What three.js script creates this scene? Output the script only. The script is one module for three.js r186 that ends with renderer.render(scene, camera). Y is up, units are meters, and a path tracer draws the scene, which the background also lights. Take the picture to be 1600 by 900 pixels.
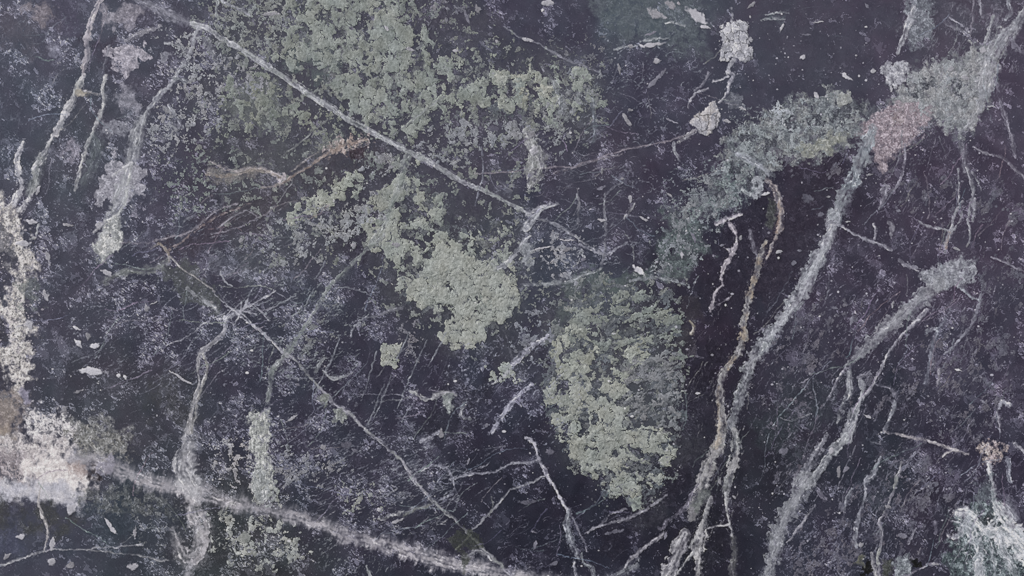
import * as THREE from 'three';

// ---------------------------------------------------------------- camera, sky, sun, exposure
// The slab lies flat; 1 mm of stone = 1 unit in the lists below (x to the right, y towards the viewer's foot).
const scene = new THREE.Scene();
const camera = new THREE.PerspectiveCamera(24, 1600 / 900, 0.05, 50);
const CAM_H = 0.45 / Math.tan(THREE.MathUtils.degToRad(12));
camera.up.set(0, 0, -1);
camera.position.set(0, 0.03 + CAM_H, 0);
camera.lookAt(0, 0.03, 0);
scene.add(camera);

const skyW = 32, skyH = 16, skyData = new Float32Array(skyW * skyH * 4);
for (let i = 0; i < skyW * skyH; i++) skyData.set([0.31, 0.312, 0.325, 1], i * 4);
const sky = new THREE.DataTexture(skyData, skyW, skyH, THREE.RGBAFormat, THREE.FloatType);
sky.mapping = THREE.EquirectangularReflectionMapping;
sky.magFilter = THREE.LinearFilter;
sky.needsUpdate = true;
scene.background = sky;
scene.environment = sky;

const sun = new THREE.DirectionalLight(0xfffaf6, 3.3);
sun.position.set(-2.0, 1.55, -1.9);
sun.target.position.set(0, 0, 0);
sun.castShadow = true;
sun.shadow.radius = 20;
sun.shadow.mapSize.set(2048, 2048);
Object.assign(sun.shadow.camera, { left: -1.2, right: 1.2, top: 1.2, bottom: -1.2, near: 0.1, far: 8 });
scene.add(sun, sun.target);

const renderer = new THREE.WebGLRenderer({ antialias: true });
renderer.toneMapping = THREE.LinearToneMapping;
renderer.toneMappingExposure = 1.1;
renderer.shadowMap.enabled = true;
renderer.setSize(1024, 576);

// ---------------------------------------------------------------- noise
let seed = 90210;
const rnd = () => { seed |= 0; seed = seed + 0x6D2B79F5 | 0; let t = Math.imul(seed ^ seed >>> 15, 1 | seed); t = t + Math.imul(t ^ t >>> 7, 61 | t) ^ t; return ((t ^ t >>> 14) >>> 0) / 4294967296; };
const PERM = new Uint8Array(512), GX = new Float32Array(256), GY = new Float32Array(256);
{
  const p = [...Array(256).keys()];
  for (let i = 255; i > 0; i--) { const j = Math.floor(rnd() * (i + 1)); [p[i], p[j]] = [p[j], p[i]]; }
  for (let i = 0; i < 512; i++) PERM[i] = p[i & 255];
  for (let i = 0; i < 256; i++) { const a = rnd() * Math.PI * 2; GX[i] = Math.cos(a); GY[i] = Math.sin(a); }
}
function noise(x, y) {
  const xi = Math.floor(x), yi = Math.floor(y), fx = x - xi, fy = y - yi, X = xi & 255, Y = yi & 255;
  const u = fx * fx * fx * (fx * (fx * 6 - 15) + 10), v = fy * fy * fy * (fy * (fy * 6 - 15) + 10);
  const a = PERM[PERM[X] + Y], b = PERM[PERM[X + 1] + Y], c = PERM[PERM[X] + Y + 1], d = PERM[PERM[X + 1] + Y + 1];
  const na = GX[a] * fx + GY[a] * fy, nb = GX[b] * (fx - 1) + GY[b] * fy, nc = GX[c] * fx + GY[c] * (fy - 1), nd = GX[d] * (fx - 1) + GY[d] * (fy - 1);
  const t = na + u * (nb - na);
  return 1.5 * (t + v * (nc + u * (nd - nc) - t));
}
function fbm(x, y, o) { let s = 0, a = 0.55; for (let i = 0; i < o; i++) { s += a * noise(x, y); x = x * 2.03 + 17.3; y = y * 2.03 - 9.1; a *= 0.5; } return s; }
const JX = new Float32Array(256), JY = new Float32Array(256), JR = new Float32Array(256);
for (let i = 0; i < 256; i++) { JX[i] = 0.08 + 0.84 * rnd(); JY[i] = 0.08 + 0.84 * rnd(); JR[i] = rnd(); }
const cel = { f1: 0, f2: 0, id: 0, dx: 0, dy: 0 };            // nearest plate: distances, which plate, offset from its middle
function plates(x, y) {
  const xi = Math.floor(x), yi = Math.floor(y); let f1 = 9, f2 = 9;
  for (let j = -1; j <= 1; j++) for (let i = -1; i <= 1; i++) {
    const h = PERM[PERM[(xi + i) & 255] + ((yi + j) & 255)], dx = xi + i + JX[h] - x, dy = yi + j + JY[h] - y, d = dx * dx + dy * dy;
    if (d < f1) { f2 = f1; f1 = d; cel.id = h; cel.dx = dx; cel.dy = dy; } else if (d < f2) f2 = d;
  }
  cel.f1 = Math.sqrt(f1); cel.f2 = Math.sqrt(f2);
}
const clamp = (v, a = 0, b = 1) => v < a ? a : v > b ? b : v;
const sstep = (a, b, v) => { const t = clamp((v - a) / (b - a)); return t * t * (3 - 2 * t); };

// ---------------------------------------------------------------- the mineral map of the slab face
const X0 = -100, Y0 = -100, SW = 1800, SH = 1100;           // slab face in mm, frame is 0..1600 x 0..900
const TW = 2048, S = TW / SW, TH = Math.round(SH * S), TN = TW * TH;
const cr = new Float32Array(TN), cg = new Float32Array(TN), cb = new Float32Array(TN), hgt = new Float32Array(TN), cls = new Uint16Array(TN);
const parts = [null, { name: 'flake' }];                     // class 0 = dark stone, 1 = flakes
function addPart(name, label) { parts.push({ name, label }); return parts.length - 1; }

// every mineral boundary in this stone is crinkled in the same way
const WX = new Float32Array(TN), WY = new Float32Array(TN);
for (let j = 0, k = 0; j < TH; j++) for (let i = 0; i < TW; i++, k++) {
  const x = i / S, y = j / S;
  WX[k] = 3.4 * noise(x / 17, y / 17) + 2.4 * noise(x / 7.1 + 40, y / 7.1) + 1.5 * noise(x / 3.2, y / 3.2 + 7);
  WY[k] = 3.4 * noise(x / 17 + 80, y / 17 - 30) + 2.4 * noise(x / 7.1, y / 7.1 - 60) + 1.5 * noise(x / 3.2 - 50, y / 3.2);
}
function each(x0, y0, x1, y1, fn) {
  const i0 = Math.max(0, Math.floor((x0 - X0) * S)), i1 = Math.min(TW - 1, Math.ceil((x1 - X0) * S));
  const j0 = Math.max(0, Math.floor((y0 - Y0) * S)), j1 = Math.min(TH - 1, Math.ceil((y1 - Y0) * S));
  for (let j = j0; j <= j1; j++) for (let i = i0; i <= i1; i++) fn((i + 0.5) / S + X0, (j + 0.5) / S + Y0, j * TW + i);
}
function mix(k, a, r, g, b) { cr[k] += (r - cr[k]) * a; cg[k] += (g - cg[k]) * a; cb[k] += (b - cb[k]) * a; }

// dark ground-mass: x, y, r, g, b, ghost mottling, grain
const TONES = [
  [50, 60, 76, 79, 96, 0.6, 0.8], [50, 170, 68, 74, 90, 0.5, 0.8], [120, 220, 72, 75, 88, 0.5, 0.7], [300, 120, 72, 73, 89, 0.5, 0.8], [250, 330, 70, 71, 88, 0.5, 0.9],
  [100, 480, 70, 71, 86, 0.5, 0.8], [250, 500, 62, 63, 80, 0.4, 1], [200, 620, 66, 68, 78, 0.4, 0.7], [100, 850, 68, 71, 86, 0.4, 0.4], [200, 830, 60, 66, 77, 0.4, 0.7],
  [350, 850, 58, 62, 66, 0.5, 1], [450, 660, 58, 59, 76, 0.4, 1], [560, 620, 56, 56, 73, 0.3, 0.7], [640, 600, 58, 57, 75, 0.3, 0.6], [620, 740, 58, 59, 75, 0.3, 0.9],
  [700, 860, 50, 51, 66, 0.3, 0.6], [780, 750, 46, 47, 63, 0.3, 0.5], [850, 830, 42, 43, 59, 0.4, 0.5], [500, 430, 64, 67, 82, 0.5, 1], [450, 380, 68, 70, 86, 0.6, 1],
  [350, 310, 68, 66, 80, 0.4, 0.6], [560, 370, 60, 57, 75, 0.4, 0.5], [720, 60, 66, 65, 84, 0.4, 0.5], [770, 220, 68, 65, 85, 0.4, 0.5], [850, 50, 68, 68, 86, 0.3, 0.4],
  [1000, 110, 66, 65, 84, 0.35, 0.4], [950, 250, 68, 66, 82, 0.4, 0.5], [1050, 270, 64, 61, 79, 0.3, 0.4], [870, 400, 64, 68, 84, 0.5, 0.7], [1000, 40, 78, 89, 100, 0.3, 0.4],
  [1250, 60, 74, 72, 88, 0.1, 0.15], [1340, 40, 74, 69, 87, 0.15, 0.15], [1280, 120, 71, 70, 86, 0.1, 0.15], [1190, 120, 69, 71, 87, 0.15, 0.2], [1480, 40, 79, 75, 90, 0.5, 0.4], [1580, 150, 76, 70, 88, 0.4, 0.3],
  [1270, 290, 58, 53, 69, 0.4, 0.4], [1450, 300, 69, 63, 81, 0.55, 0.5], [1560, 380, 71, 65, 83, 0.6, 0.5], [1170, 340, 52, 51, 69, 0.2, 0.2], [1100, 560, 46, 42, 58, 0.3, 0.3],
  [1130, 500, 50, 46, 62, 0.3, 0.3], [1080, 820, 41, 41, 55, 0.3, 0.3], [1250, 550, 58, 57, 73, 0.5, 0.5], [1300, 500, 65, 60, 78, 0.6, 0.5], [1500, 560, 66, 62, 80, 0.7, 0.6],
  [1400, 650, 52, 54, 68, 0.4, 0.5], [1200, 720, 47, 48, 60, 0.5, 0.4], [1300, 850, 55, 56, 72, 0.6, 0.7], [1450, 800, 55, 52, 68, 0.7, 0.6], [1500, 720, 56, 53, 71, 0.7, 0.6],
  [1380, 760, 52, 55, 69, 0.6, 0.5], [940, 870, 42, 43, 59, 0.4, 0.4], [760, 620, 56, 57, 75, 0.5, 0.7], [1000, 600, 66, 70, 80, 0.5, 0.6], [700, 450, 62, 64, 76, 0.5, 0.6],
];
{
  const q = 8, gw = Math.ceil(SW / q) + 2, gh = Math.ceil(SH / q) + 2, G = new Float32Array(gw * gh * 5);
  for (let j = 0; j < gh; j++) for (let i = 0; i < gw; i++) {
    const x = X0 + i * q, y = Y0 + j * q; let w = 0; const s = [0, 0, 0, 0, 0];
    for (const t of TONES) { const d2 = (x - t[0]) ** 2 + (y - t[1]) ** 2, k = 1 / (d2 * d2 + 4e6); w += k; for (let c = 0; c < 5; c++) s[c] += k * t[c + 2]; }
    for (let c = 0; c < 5; c++) G[(j * gw + i) * 5 + c] = s[c] / w;
  }
  const T = new Float32Array(5);
  each(X0, Y0, X0 + SW, Y0 + SH, (x, y, k) => {
    const w1 = fbm(x / 70 + 5, y / 70, 3), w2 = fbm(x / 70 - 40, y / 70 + 31, 3);
    const gx = clamp((x - X0 + w1 * 60) / q, 0, gw - 1.01), gy = clamp((y - Y0 + w2 * 60) / q, 0, gh - 1.01), i = gx | 0, j = gy | 0, fx = gx - i, fy = gy - j, o = (j * gw + i) * 5;
    for (let c = 0; c < 5; c++) T[c] = (G[o + c] * (1 - fx) + G[o + 5 + c] * fx) * (1 - fy) + (G[o + gw * 5 + c] * (1 - fx) + G[o + gw * 5 + 5 + c] * fx) * fy;
    const gh_ = T[3], gr = T[4];
    // broad mottling, faintly teal against violet
    const m = fbm(x / 38 + w1, y / 38 + w2, 4), tint = fbm(x / 55 + 90, y / 55 - 12, 3);
    let r = T[0] - 1 + m * 11 - tint * 4, g = T[1] - 1 + m * 11 + tint * 3, b = T[2] + 0 + m * 11 + tint * 1;
    const rx = x * 0.82 + y * 0.57, ry = -x * 0.57 + y * 0.82, qx = x + WX[k] * 1.2, qy = y + WY[k] * 1.2;
    // where detail swarms and where the stone stays plain
    const swA = sstep(0.02, 0.34, fbm(qx / 44 + 20, qy / 44 + 44, 4) + (gr - 0.62) * 0.42), swB = sstep(0.02, 0.34, fbm(qx / 58 - 33, qy / 58 + 5, 4) + (gh_ - 0.5) * 0.42);
    // ghost blotches: paler angular areas with a crisp outline
    const f = 0.62 * noise(rx / 13 + w1 * 1.4, ry / 17 + w2 * 1.4) + 0.42 * noise(qx / 5.6, qy / 5.6) + 0.28 * noise(x / 2.7 + 9, y / 2.7);
    const ga = sstep(0.34, 0.41, f + (gh_ - 0.5) * 0.5 + w1 * 0.3) * (0.35 + 0.65 * swB);
    // frost: crisp pale flecks along the grain
    const f1 = 0.62 * noise(rx / 5.4 + w1, ry / 2.3) + 0.42 * noise(qx / 2.6 + 7, qy / 2.6) + 0.30 * noise(x / 1.5, y / 1.5 - 11);
    const fr = sstep(0.22, 0.36, f1 - (1 - swA) * 0.42) * (0.35 + 0.65 * gr);
    const dk = sstep(0.24, 0.44, -f1) * (0.25 + swA * 0.75) * gr;
    // angular chips of paler mineral in swarms
    plates((rx + WX[k] * 1.1) / 9.5 + 31, (ry + WY[k] * 1.1) / 5.2);
    const chA = sstep(0.07, 0.13, cel.f2 - cel.f1 + 0.12 * noise(x / 2.2, y / 2.2)) * sstep(1 - 0.46 * swA * (0.4 + 0.6 * gr), 1.015 - 0.46 * swA * (0.4 + 0.6 * gr), JR[cel.id] + 0.14 * noise(qx / 4, qy / 4)), tA = JX[cel.id];
    plates((rx + WX[k] * 2) / 21 - 7, (ry + WY[k] * 2) / 14 + 9);
    const chB = sstep(0.05, 0.11, cel.f2 - cel.f1 + 0.16 * noise(x / 3.1, y / 3.1 + 8)) * sstep(1 - 0.34 * swB, 1.02 - 0.34 * swB, JR[cel.id] + 0.25 * noise(qx / 7, qy / 7)), tB = JY[cel.id];
    // threads: thin pale curved lines
    const c1 = noise(qx / 17 + 3, qy / 14), c2 = noise(qx / 7.5 - 20, qy / 7.5);
    const thr = Math.max(sstep(0.045, 0.012, Math.abs(c1)), sstep(0.06, 0.015, Math.abs(c2)) * 0.7) * sstep(0.0, 0.35, noise(x / 9, y / 9 + 50)) * Math.max(swB, swA * 0.7);
    const gt = chA * (12 + 42 * tA) + chB * (7 + 16 * tB) + ga * 17 + fr * 58 - dk * 11 + thr * 34 + swA * 7 + swB * 4;
    const g1 = noise(x / 1.6, y / 1.6) * (2 + 4 * gr);
    cr[k] = r + gt + g1; cg[k] = g + gt + g1; cb[k] = b + gt * 1.05 + g1;
    hgt[k] = 0.2 * chA + 0.25 * chB + 0.1 * m + 0.15 * ga + 0.2 * fr - 0.1 * dk + w2 * 0.6 + thr * 0.2 + 0.02 * g1;
  });
}

// ---------------------------------------------------------------- painters
function sdPoly(P, x, y) {
  let d = 1e9, inside = false;
  for (let i = 0, j = P.length - 1; i < P.length; j = i++) {
    const ex = P[j][0] - P[i][0], ey = P[j][1] - P[i][1], wx = x - P[i][0], wy = y - P[i][1];
    const t = clamp((wx * ex + wy * ey) / (ex * ex + ey * ey)), bx = wx - ex * t, by = wy - ey * t, q = bx * bx + by * by;
    if (q < d) d = q;
    if ((P[i][1] > y) !== (P[j][1] > y) && x < (P[j][0] - P[i][0]) * (y - P[i][1]) / (P[j][1] - P[i][1]) + P[i][0]) inside = !inside;
  }
  return inside ? -Math.sqrt(d) : Math.sqrt(d);
}
function box(P, m) { let a = 1e9, b = 1e9, c = -1e9, d = -1e9; for (const p of P) { a = Math.min(a, p[0]); b = Math.min(b, p[1]); c = Math.max(c, p[0]); d = Math.max(d, p[1]); } return [a - m, b - m, c + m, d + m]; }
let zid = 0;

// field of plates: each plate a real raised, tilted flake with a broken edge
function flakes(P, o) {
  const { d, sc = 14, col, vary = 12, feather = 22, h = 0.9, a: amax = 1, st = [1, 1], rot = 0, crisp = 0.028, warp = 14 } = o;
  const z = ++zid * 37.7, ca = Math.cos(rot), sa = Math.sin(rot), B = box(P, feather + warp), cs = sc * 0.9;
  each(...B, (x, y, k) => {
    const wa = fbm(x / 24 + z, y / 24, 3), wb = fbm(x / 24, y / 24 - z, 3);
    const sd = sdPoly(P, x + wa * warp * 1.5 + WX[k], y + wb * warp * 1.5 + WY[k]);
    if (sd > feather) return;
    const de = d * sstep(feather, -feather, sd);
    const u = (x * ca + y * sa) / st[0], v = (-x * sa + y * ca) / st[1];
    plates((u + WX[k] * 1.5) / cs + z, (v + WY[k] * 1.5) / cs);
    const id = cel.id, gap = cel.f2 - cel.f1, tilt = cel.dx * (JX[id] - 0.5) + cel.dy * (JY[id] - 0.5);
    const n = 0.42 * noise(u / (sc * 2.6) + wa + z, v / (sc * 2.6) - z) + 0.48 * noise(u / (sc * 1.1) + wa * .9 + z, v / (sc * 1.1) + wb * .9) + 0.30 * noise(u / (sc * .5) + z, v / (sc * .5) + 3) + 0.15 * noise(u / (sc * .23), v / (sc * .23) - z) + 0.10 * noise(x / 1.5, y / 1.5) + (JR[id] - 0.5) * 0.7;
    const f = 1 / (1 + Math.exp(-n * 4.2)), e = f - (1 - de);
    const crack = sstep(0.10, 0.03, gap) * sstep(0.25, -0.1, noise(x / 9 + z, y / 9)) * (1.35 - 0.5 * d);
    const thin = 0.72 + 0.28 * sstep(-0.25, 0.2, e * 1.6 - 0.12 + 0.8 * fbm(x / 17 + z, y / 17 + 40, 3) + 0.25 * noise(x / 3, y / 3));
    const a = sstep(-crisp, crisp, e) * amax * (1 - crack) * thin;
    if (a < 0.01) return;
    const t = vary * (fbm(x / 19 - z, y / 19 + z, 3) * 1.5 + (JR[(id * 7) & 255] - 0.5) * 1.2) + 14 * noise(x / 4.2, y / 4.2) + 12 * noise(x / 1.6 + z, y / 1.6);
    const w = noise(x / 31 + z, y / 31) * 3;
    mix(k, a, col[0] + t + w, col[1] + t, col[2] + t - w);
    hgt[k] += a * h * (0.55 + 0.12 * sstep(0, 0.4, e) + 0.9 * tilt) + a * (0.12 * noise(x / 6, y / 6 + z) + 0.12 * noise(x / 2.4, y / 2.4));
    if (a > 0.42) cls[k] = 1;
  });
}

// an area of one mineral with its own outline
function patch(P, o) {
  const { col, col2 = null, a: amax = 1, soft = 4, edge = 7, es = 14, h = 0.6, tex = 14, fib = 0, ang = 0, hole = 0, mott = 0.3, rough = 1, facet = 0, splint = 0, name = 'mineral_patch', label, part = true } = o;
  const z = ++zid * 23.1, id = part ? addPart(name, label) : 0, B = box(P, soft + edge * 1.6 + 6 + splint / 2), ca = Math.cos(ang), sa = Math.sin(ang);
  each(...B, (x, y, k) => {
    plates((x + WX[k] * 1.3) / 11 + z, (y + WY[k] * 1.3) / 8 - x / 26);
    const sd = sdPoly(P, x + WX[k] * rough, y + WY[k] * rough) + (JR[cel.id] - 0.5) * splint + edge * 2.0 * fbm(x / es + z, y / es - z, 4);
    if (sd > soft) return;
    let a = sstep(soft, -soft, sd) * amax;
    if (hole) a *= sstep(-0.14, 0.10, 0.55 - hole + fbm(x / 11 + z, y / 11, 4) * 0.9);
    const mo = noise((x + WX[k]) / 8 + z, (y + WY[k]) / 8) + 0.6 * noise(x / 3.3, y / 3.3 - z) + 0.35 * noise(x / 1.6 + z, y / 1.6);
    a *= 1 - mott * sstep(0.12, 0.42, mo);
    if (a < 0.01) return;
    const u = x * ca + y * sa, v = -x * sa + y * ca, hi = tex * 1.3 * sstep(0.25, 0.5, -mo);
    const n = fbm(x / 12 - z, y / 12, 4), fb = fib ? fib * (noise(u / 22 + z, v / 2.4) + 0.7 * noise(u / 9, v / 1.6 + z)) : 0;
    plates((x + WX[k]) / (facet || 8) + z, (y + WY[k]) / (facet || 8) * (facet ? 0.75 : 1));
    const seam = facet ? sstep(0.13, 0.03, cel.f2 - cel.f1) : 0;
    const tone = JR[cel.id] - 0.5, tilt = cel.dx * (JX[cel.id] - 0.5) + cel.dy * (JY[cel.id] - 0.5);
    const g = tex * (1.25 * n + 0.6 * noise(x / 2.2, y / 2.2 + z) + 0.5 * noise(x / 4.7, y / 4.7) + (facet ? 1.6 : 0.8) * tone) + fb + hi - 42 * seam;
    let r = col[0], q = col[1], b = col[2];
    if (col2) { const t = sstep(-0.22, 0.22, fbm(x / 26 + z, y / 26 - z, 3)); r += (col2[0] - r) * t; q += (col2[1] - q) * t; b += (col2[2] - b) * t; }
    mix(k, a, r + g, q + g, b + g);
    hgt[k] += a * (h * (0.7 + 0.4 * n + (facet ? 1.8 : 0.8) * tilt - 0.5 * seam) + 0.01 * fb) + a * 0.1 * noise(x / 2.6, y / 2.6);
    if (id && a > (1 - mott) * 0.5 * amax) cls[k] = id;
  });
}

// a vein along a line of [x, y, width]
const VD = new Float32Array(TN).fill(1e9), VW = new Float32Array(TN), VT = new Float32Array(TN), VS = new Float32Array(TN);
function spline(P) {
  const out = [], n = P.length;
  for (let i = 0; i < n - 1; i++) {
    const a = P[Math.max(0, i - 1)], b = P[i], c = P[i + 1], d = P[Math.min(n - 1, i + 2)], m = Math.max(1, Math.ceil(Math.hypot(c[0] - b[0], c[1] - b[1]) / 7));
    for (let j = 0; j < m; j++) {
      const t = j / m, t2 = t * t, t3 = t2 * t, e = [];
      for (let q = 0; q < 2; q++) e[q] = 0.5 * (2 * b[q] + (c[q] - a[q]) * t + (2 * a[q] - 5 * b[q] + 4 * c[q] - d[q]) * t2 + (3 * b[q] - a[q] - 3 * c[q] + d[q]) * t3);
      out.push([e[0], e[1], b[2] + (c[2] - b[2]) * t]);
    }
  }
  out.push([...P[n - 1]]);
  return out;
}
function onward(P) {                                         // veins that leave the frame go on through the slab
  const L = P.map(p => [...p]);
  const out = (e, f) => {
    if (e[0] > 8 && e[0] < 1592 && e[1] > 8 && e[1] < 892) return null;
    const dx = e[0] - f[0], dy = e[1] - f[1], l = Math.hypot(dx, dy) || 1;
    return [e[0] + dx / l * 130 + 12, e[1] + dy / l * 130 - 8, e[2]];
  };
  const a = out(L[0], L[1]), b = out(L[L.length - 1], L[L.length - 2]);
  if (a) L.unshift(a);
  if (b) L.push(b);
  return L;
}
function vein(pts, o = {}) {
  const { col = [158, 160, 168], col2 = null, a: amax = 0.95, soft = 1.1, edge = 2, es = 7, h = 0.5, tex = 16, fib = 10, brk = 0, fuzz = 0, core = 0, rim = 0, rimCol = [185, 187, 190], name = 'vein', label, part = true, jit = 0, rough = 0.42, even = 0.2, halo = 0.3, fade = 0.8, flip = 1, splint = 0.4 } = o;
  const z = ++zid * 19.3, id = part ? addPart(name, label) : 0, L = spline(onward(pts)), touched = [];
  if (jit) for (const p of L) { p[0] += jit * noise(p[0] / 16 + z, p[1] / 16); p[1] += jit * noise(p[0] / 16, p[1] / 16 - z); }
  let run = 0;
  for (let s = 0; s < L.length - 1; s++) {
    const A = L[s], C = L[s + 1], ex = C[0] - A[0], ey = C[1] - A[1], l2 = ex * ex + ey * ey || 1e-6, l = Math.sqrt(l2), R = Math.max(A[2], C[2]) * (0.75 + 0.6 * fuzz) + edge * 1.6 + soft + 1 + rough * 6;
    each(Math.min(A[0], C[0]) - R, Math.min(A[1], C[1]) - R, Math.max(A[0], C[0]) + R, Math.max(A[1], C[1]) + R, (x, y, k) => {
      const wx = x + WX[k] * rough - A[0], wy = y + WY[k] * rough - A[1], t = clamp((wx * ex + wy * ey) / l2), bx = wx - ex * t, by = wy - ey * t, d = Math.sqrt(bx * bx + by * by);
      if (d < R && d < VD[k]) { if (VD[k] > 1e8) touched.push(k); VD[k] = d; VW[k] = A[2] + (C[2] - A[2]) * t; VT[k] = run + l * t; VS[k] = (wx * ey - wy * ex) > 0 ? d : -d; }
    });
    run += l;
  }
  for (const k of touched) {
    const i = k % TW, j = (k - i) / TW, x = (i + 0.5) / S + X0, y = (j + 0.5) / S + Y0, d = VD[k], t = VT[k], s = VS[k];
    VD[k] = 1e9;
    const w = VW[k] / 2 * (1 + (1 - even) * (0.55 * noise(t / 21 + z, 3.3) + 0.4 * noise(t / 6.5 - z, s > 0 ? 8 : 21))), dd = d + edge * 1.25 * fbm(x / es + z, y / es, 3) + (splint && !fuzz && w > 2.5 ? (plates(t / (16 + w * 3) + s / (6 + w) + z, s / (3 + w * 0.5) + 50), (JR[cel.id] - 0.5) * w * 1.5 * splint) : 0) + (fuzz ? fuzz * w * (0.9 * noise(t / 3.2 + z, s / 14) + 0.7 * noise(t / 9, s / 16 + z)) : 0);
    const so = s * flip > 0 ? soft * (1 + fade) : soft;
    let a = sstep(so, -so, dd - w) * amax * clamp(0.88 + (0.7 - 0.4 * even) * noise(t / 24, s / 5 + z) + 0.35 * noise(x / 5 + z, y / 5), 0.15, 1);
    if (splint && !fuzz && w > 2.5) a *= 0.72 + 0.4 * JR[(cel.id * 5) & 255];
    if (a > 1) a = 1;
    if (brk) a *= sstep(-0.12, 0.12, 0.5 - brk + fbm(x / 9 - z, y / 9, 3) * 0.9);
    if (halo && VW[k] > 3 && d < w + 9 && d > w - 2) { const q = sstep(0.30, 0.62, noise(x / 3 + z, y / 3) * 0.8 + noise(t / 8, s / 3 + z) * 0.6) * sstep(w + 9, w, d) * halo; if (q > a) a = q; }
    if (a < 0.012) continue;
    const n = fbm(x / 10 + z, y / 10, 3), fb = noise(t / 17 + z, s / 1.7) + 0.6 * noise(t / 6, s / 1.3 - z);
    plates((x + WX[k]) / 6.5 + z, (y + WY[k]) / 6.5);
    const tone = JR[cel.id] - 0.5, tilt = cel.dx * (JX[cel.id] - 0.5) + cel.dy * (JY[cel.id] - 0.5);
    const g = tex * (1.3 * n + 0.25 * noise(x / 2, y / 2) + 0.3 * noise(x / 4, y / 4 - z) + 0.3 * tone) + fib * fb * 1.6;
    const lift = 9 + 44 * sstep(0.24, 0.62, noise(t / 16 - z, s / 2.8) + 0.35 * noise(x / 3, y / 3 + z)) - 22 * sstep(0.15, 0.5, noise(x / 11 + z, y / 11) + 0.3 * noise(x / 4, y / 4));
    let r = col[0] + lift, q = col[1] + lift, b = col[2] + lift;
    if (col2) { const m = sstep(-0.2, 0.2, fbm(t / 40 + z, z, 2) + 0.4 * n); r += (col2[0] - r) * m; q += (col2[1] - q) * m; b += (col2[2] - b) * m; }
    if (rim) { const m = rim * sstep(w * 0.45, w * 0.9, dd); r += (rimCol[0] - r) * m; q += (rimCol[1] - q) * m; b += (rimCol[2] - b) * m; }
    if (core) a *= 1 - core * sstep(w * 0.55, w * 0.15, dd + 1.2 * n);
    mix(k, a, r + g, q + g, b + g);
    hgt[k] += a * h * (0.6 + 0.3 * sstep(w, w * 0.3, d) + 0.15 * fb + 0.25 * n + 0.4 * tilt) * 0.55;
    if (id && a > 0.42 && d < w + edge + 2) cls[k] = id;
  }
}

// a lens-shaped splinter of white mineral
function shard(x, y, len, wid, deg, o = {}) {
  const tw = 26 * (rnd() - 0.5), { col = [192, 192, 198], a: amax = 0.95, pw = 1.0, h = 0.6, name = 'crystal_shard', label } = o, z = ++zid * 11.9, id = addPart(name, label), c = Math.cos(deg * Math.PI / 180), s = Math.sin(deg * Math.PI / 180), R = Math.max(len, wid) * 0.75 + 4;
  each(x - R, y - R, x + R, y + R, (px, py, k) => {
    const ax = px - x + WX[k] * 0.45, ay = py - y + WY[k] * 0.45, u = (ax * c + ay * s) / (len / 2), v = (-ax * s + ay * c) / (wid / 2), n = fbm(px / 8 + z, py / 8 - z, 3);
    const e = 1 - Math.abs(u) ** (1.3 * pw) - Math.abs(v + 0.2 * n) ** 1.5 + n * 0.75, a = sstep(-0.08, 0.5, e) * amax;
    if (a < 0.01) return;
    const g = tw * u + 20 * n + 8 * noise(px / 2, py / 2) + 7 * noise(u * 5 + z, v * 6);
    mix(k, a, col[0] + g, col[1] + g, col[2] + g);
    hgt[k] += a * h * (1 + 0.5 * v);
    if (a > 0.45) cls[k] = id;
  });
}

// short pale needles of one area, too small to pick apart: grain of the stone
function needles(cx, cy, rx, ry, count, deg, o = {}) {
  const { spread = 22, l = [5, 16], w = 1.25, col = [128, 130, 140], a = 0.9, clump = 0.22, curve = 3 } = o, z = ++zid * 13.7;
  for (let i = 0; i < count * 0.8; i++) {
    let x, y, t = 0;
    do { const q = Math.sqrt(rnd()), p = rnd() * 6.2832; x = cx + rx * q * Math.cos(p); y = cy + ry * q * Math.sin(p); } while (fbm(x / 26 + z, y / 26, 3) < clump - 0.25 && ++t < 12);
    const L = l[0] * .8 + (l[1] - l[0]) * rnd() ** 3, an = (deg + (rnd() + rnd() - 1) * spread) * Math.PI / 180, dx = Math.cos(an), dy = Math.sin(an), W = w * (0.5 + 1.5 * rnd() ** 2), k0 = (rnd() - 0.5) * 2 * curve, al = a * (0.35 + 0.65 * rnd()), br = 4 + (rnd() - 0.4) * 44;
    each(x - L / 2 - 3, y - L / 2 - 3, x + L / 2 + 3, y + L / 2 + 3, (px, py, k) => {
      const u = (px - x) * dx + (py - y) * dy, q = u / (L / 2);
      if (q * q > 1) return;
      const v = -(px - x) * dy + (py - y) * dx - k0 * (q * q - 0.4) + 0.8 * noise(u / 3 + i, i * 0.7), m = sstep(W * 0.5 + 0.6, W * 0.5 - 0.5, Math.abs(v)) * (1 - q * q * 0.75) * al * clamp(0.65 + 0.9 * noise(u / 4 + i * 3.1, 7));
      if (m > 0.01) { mix(k, m, col[0] + br, col[1] + br, col[2] + br); hgt[k] += m * 0.22; }
    });
  }
}
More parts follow.
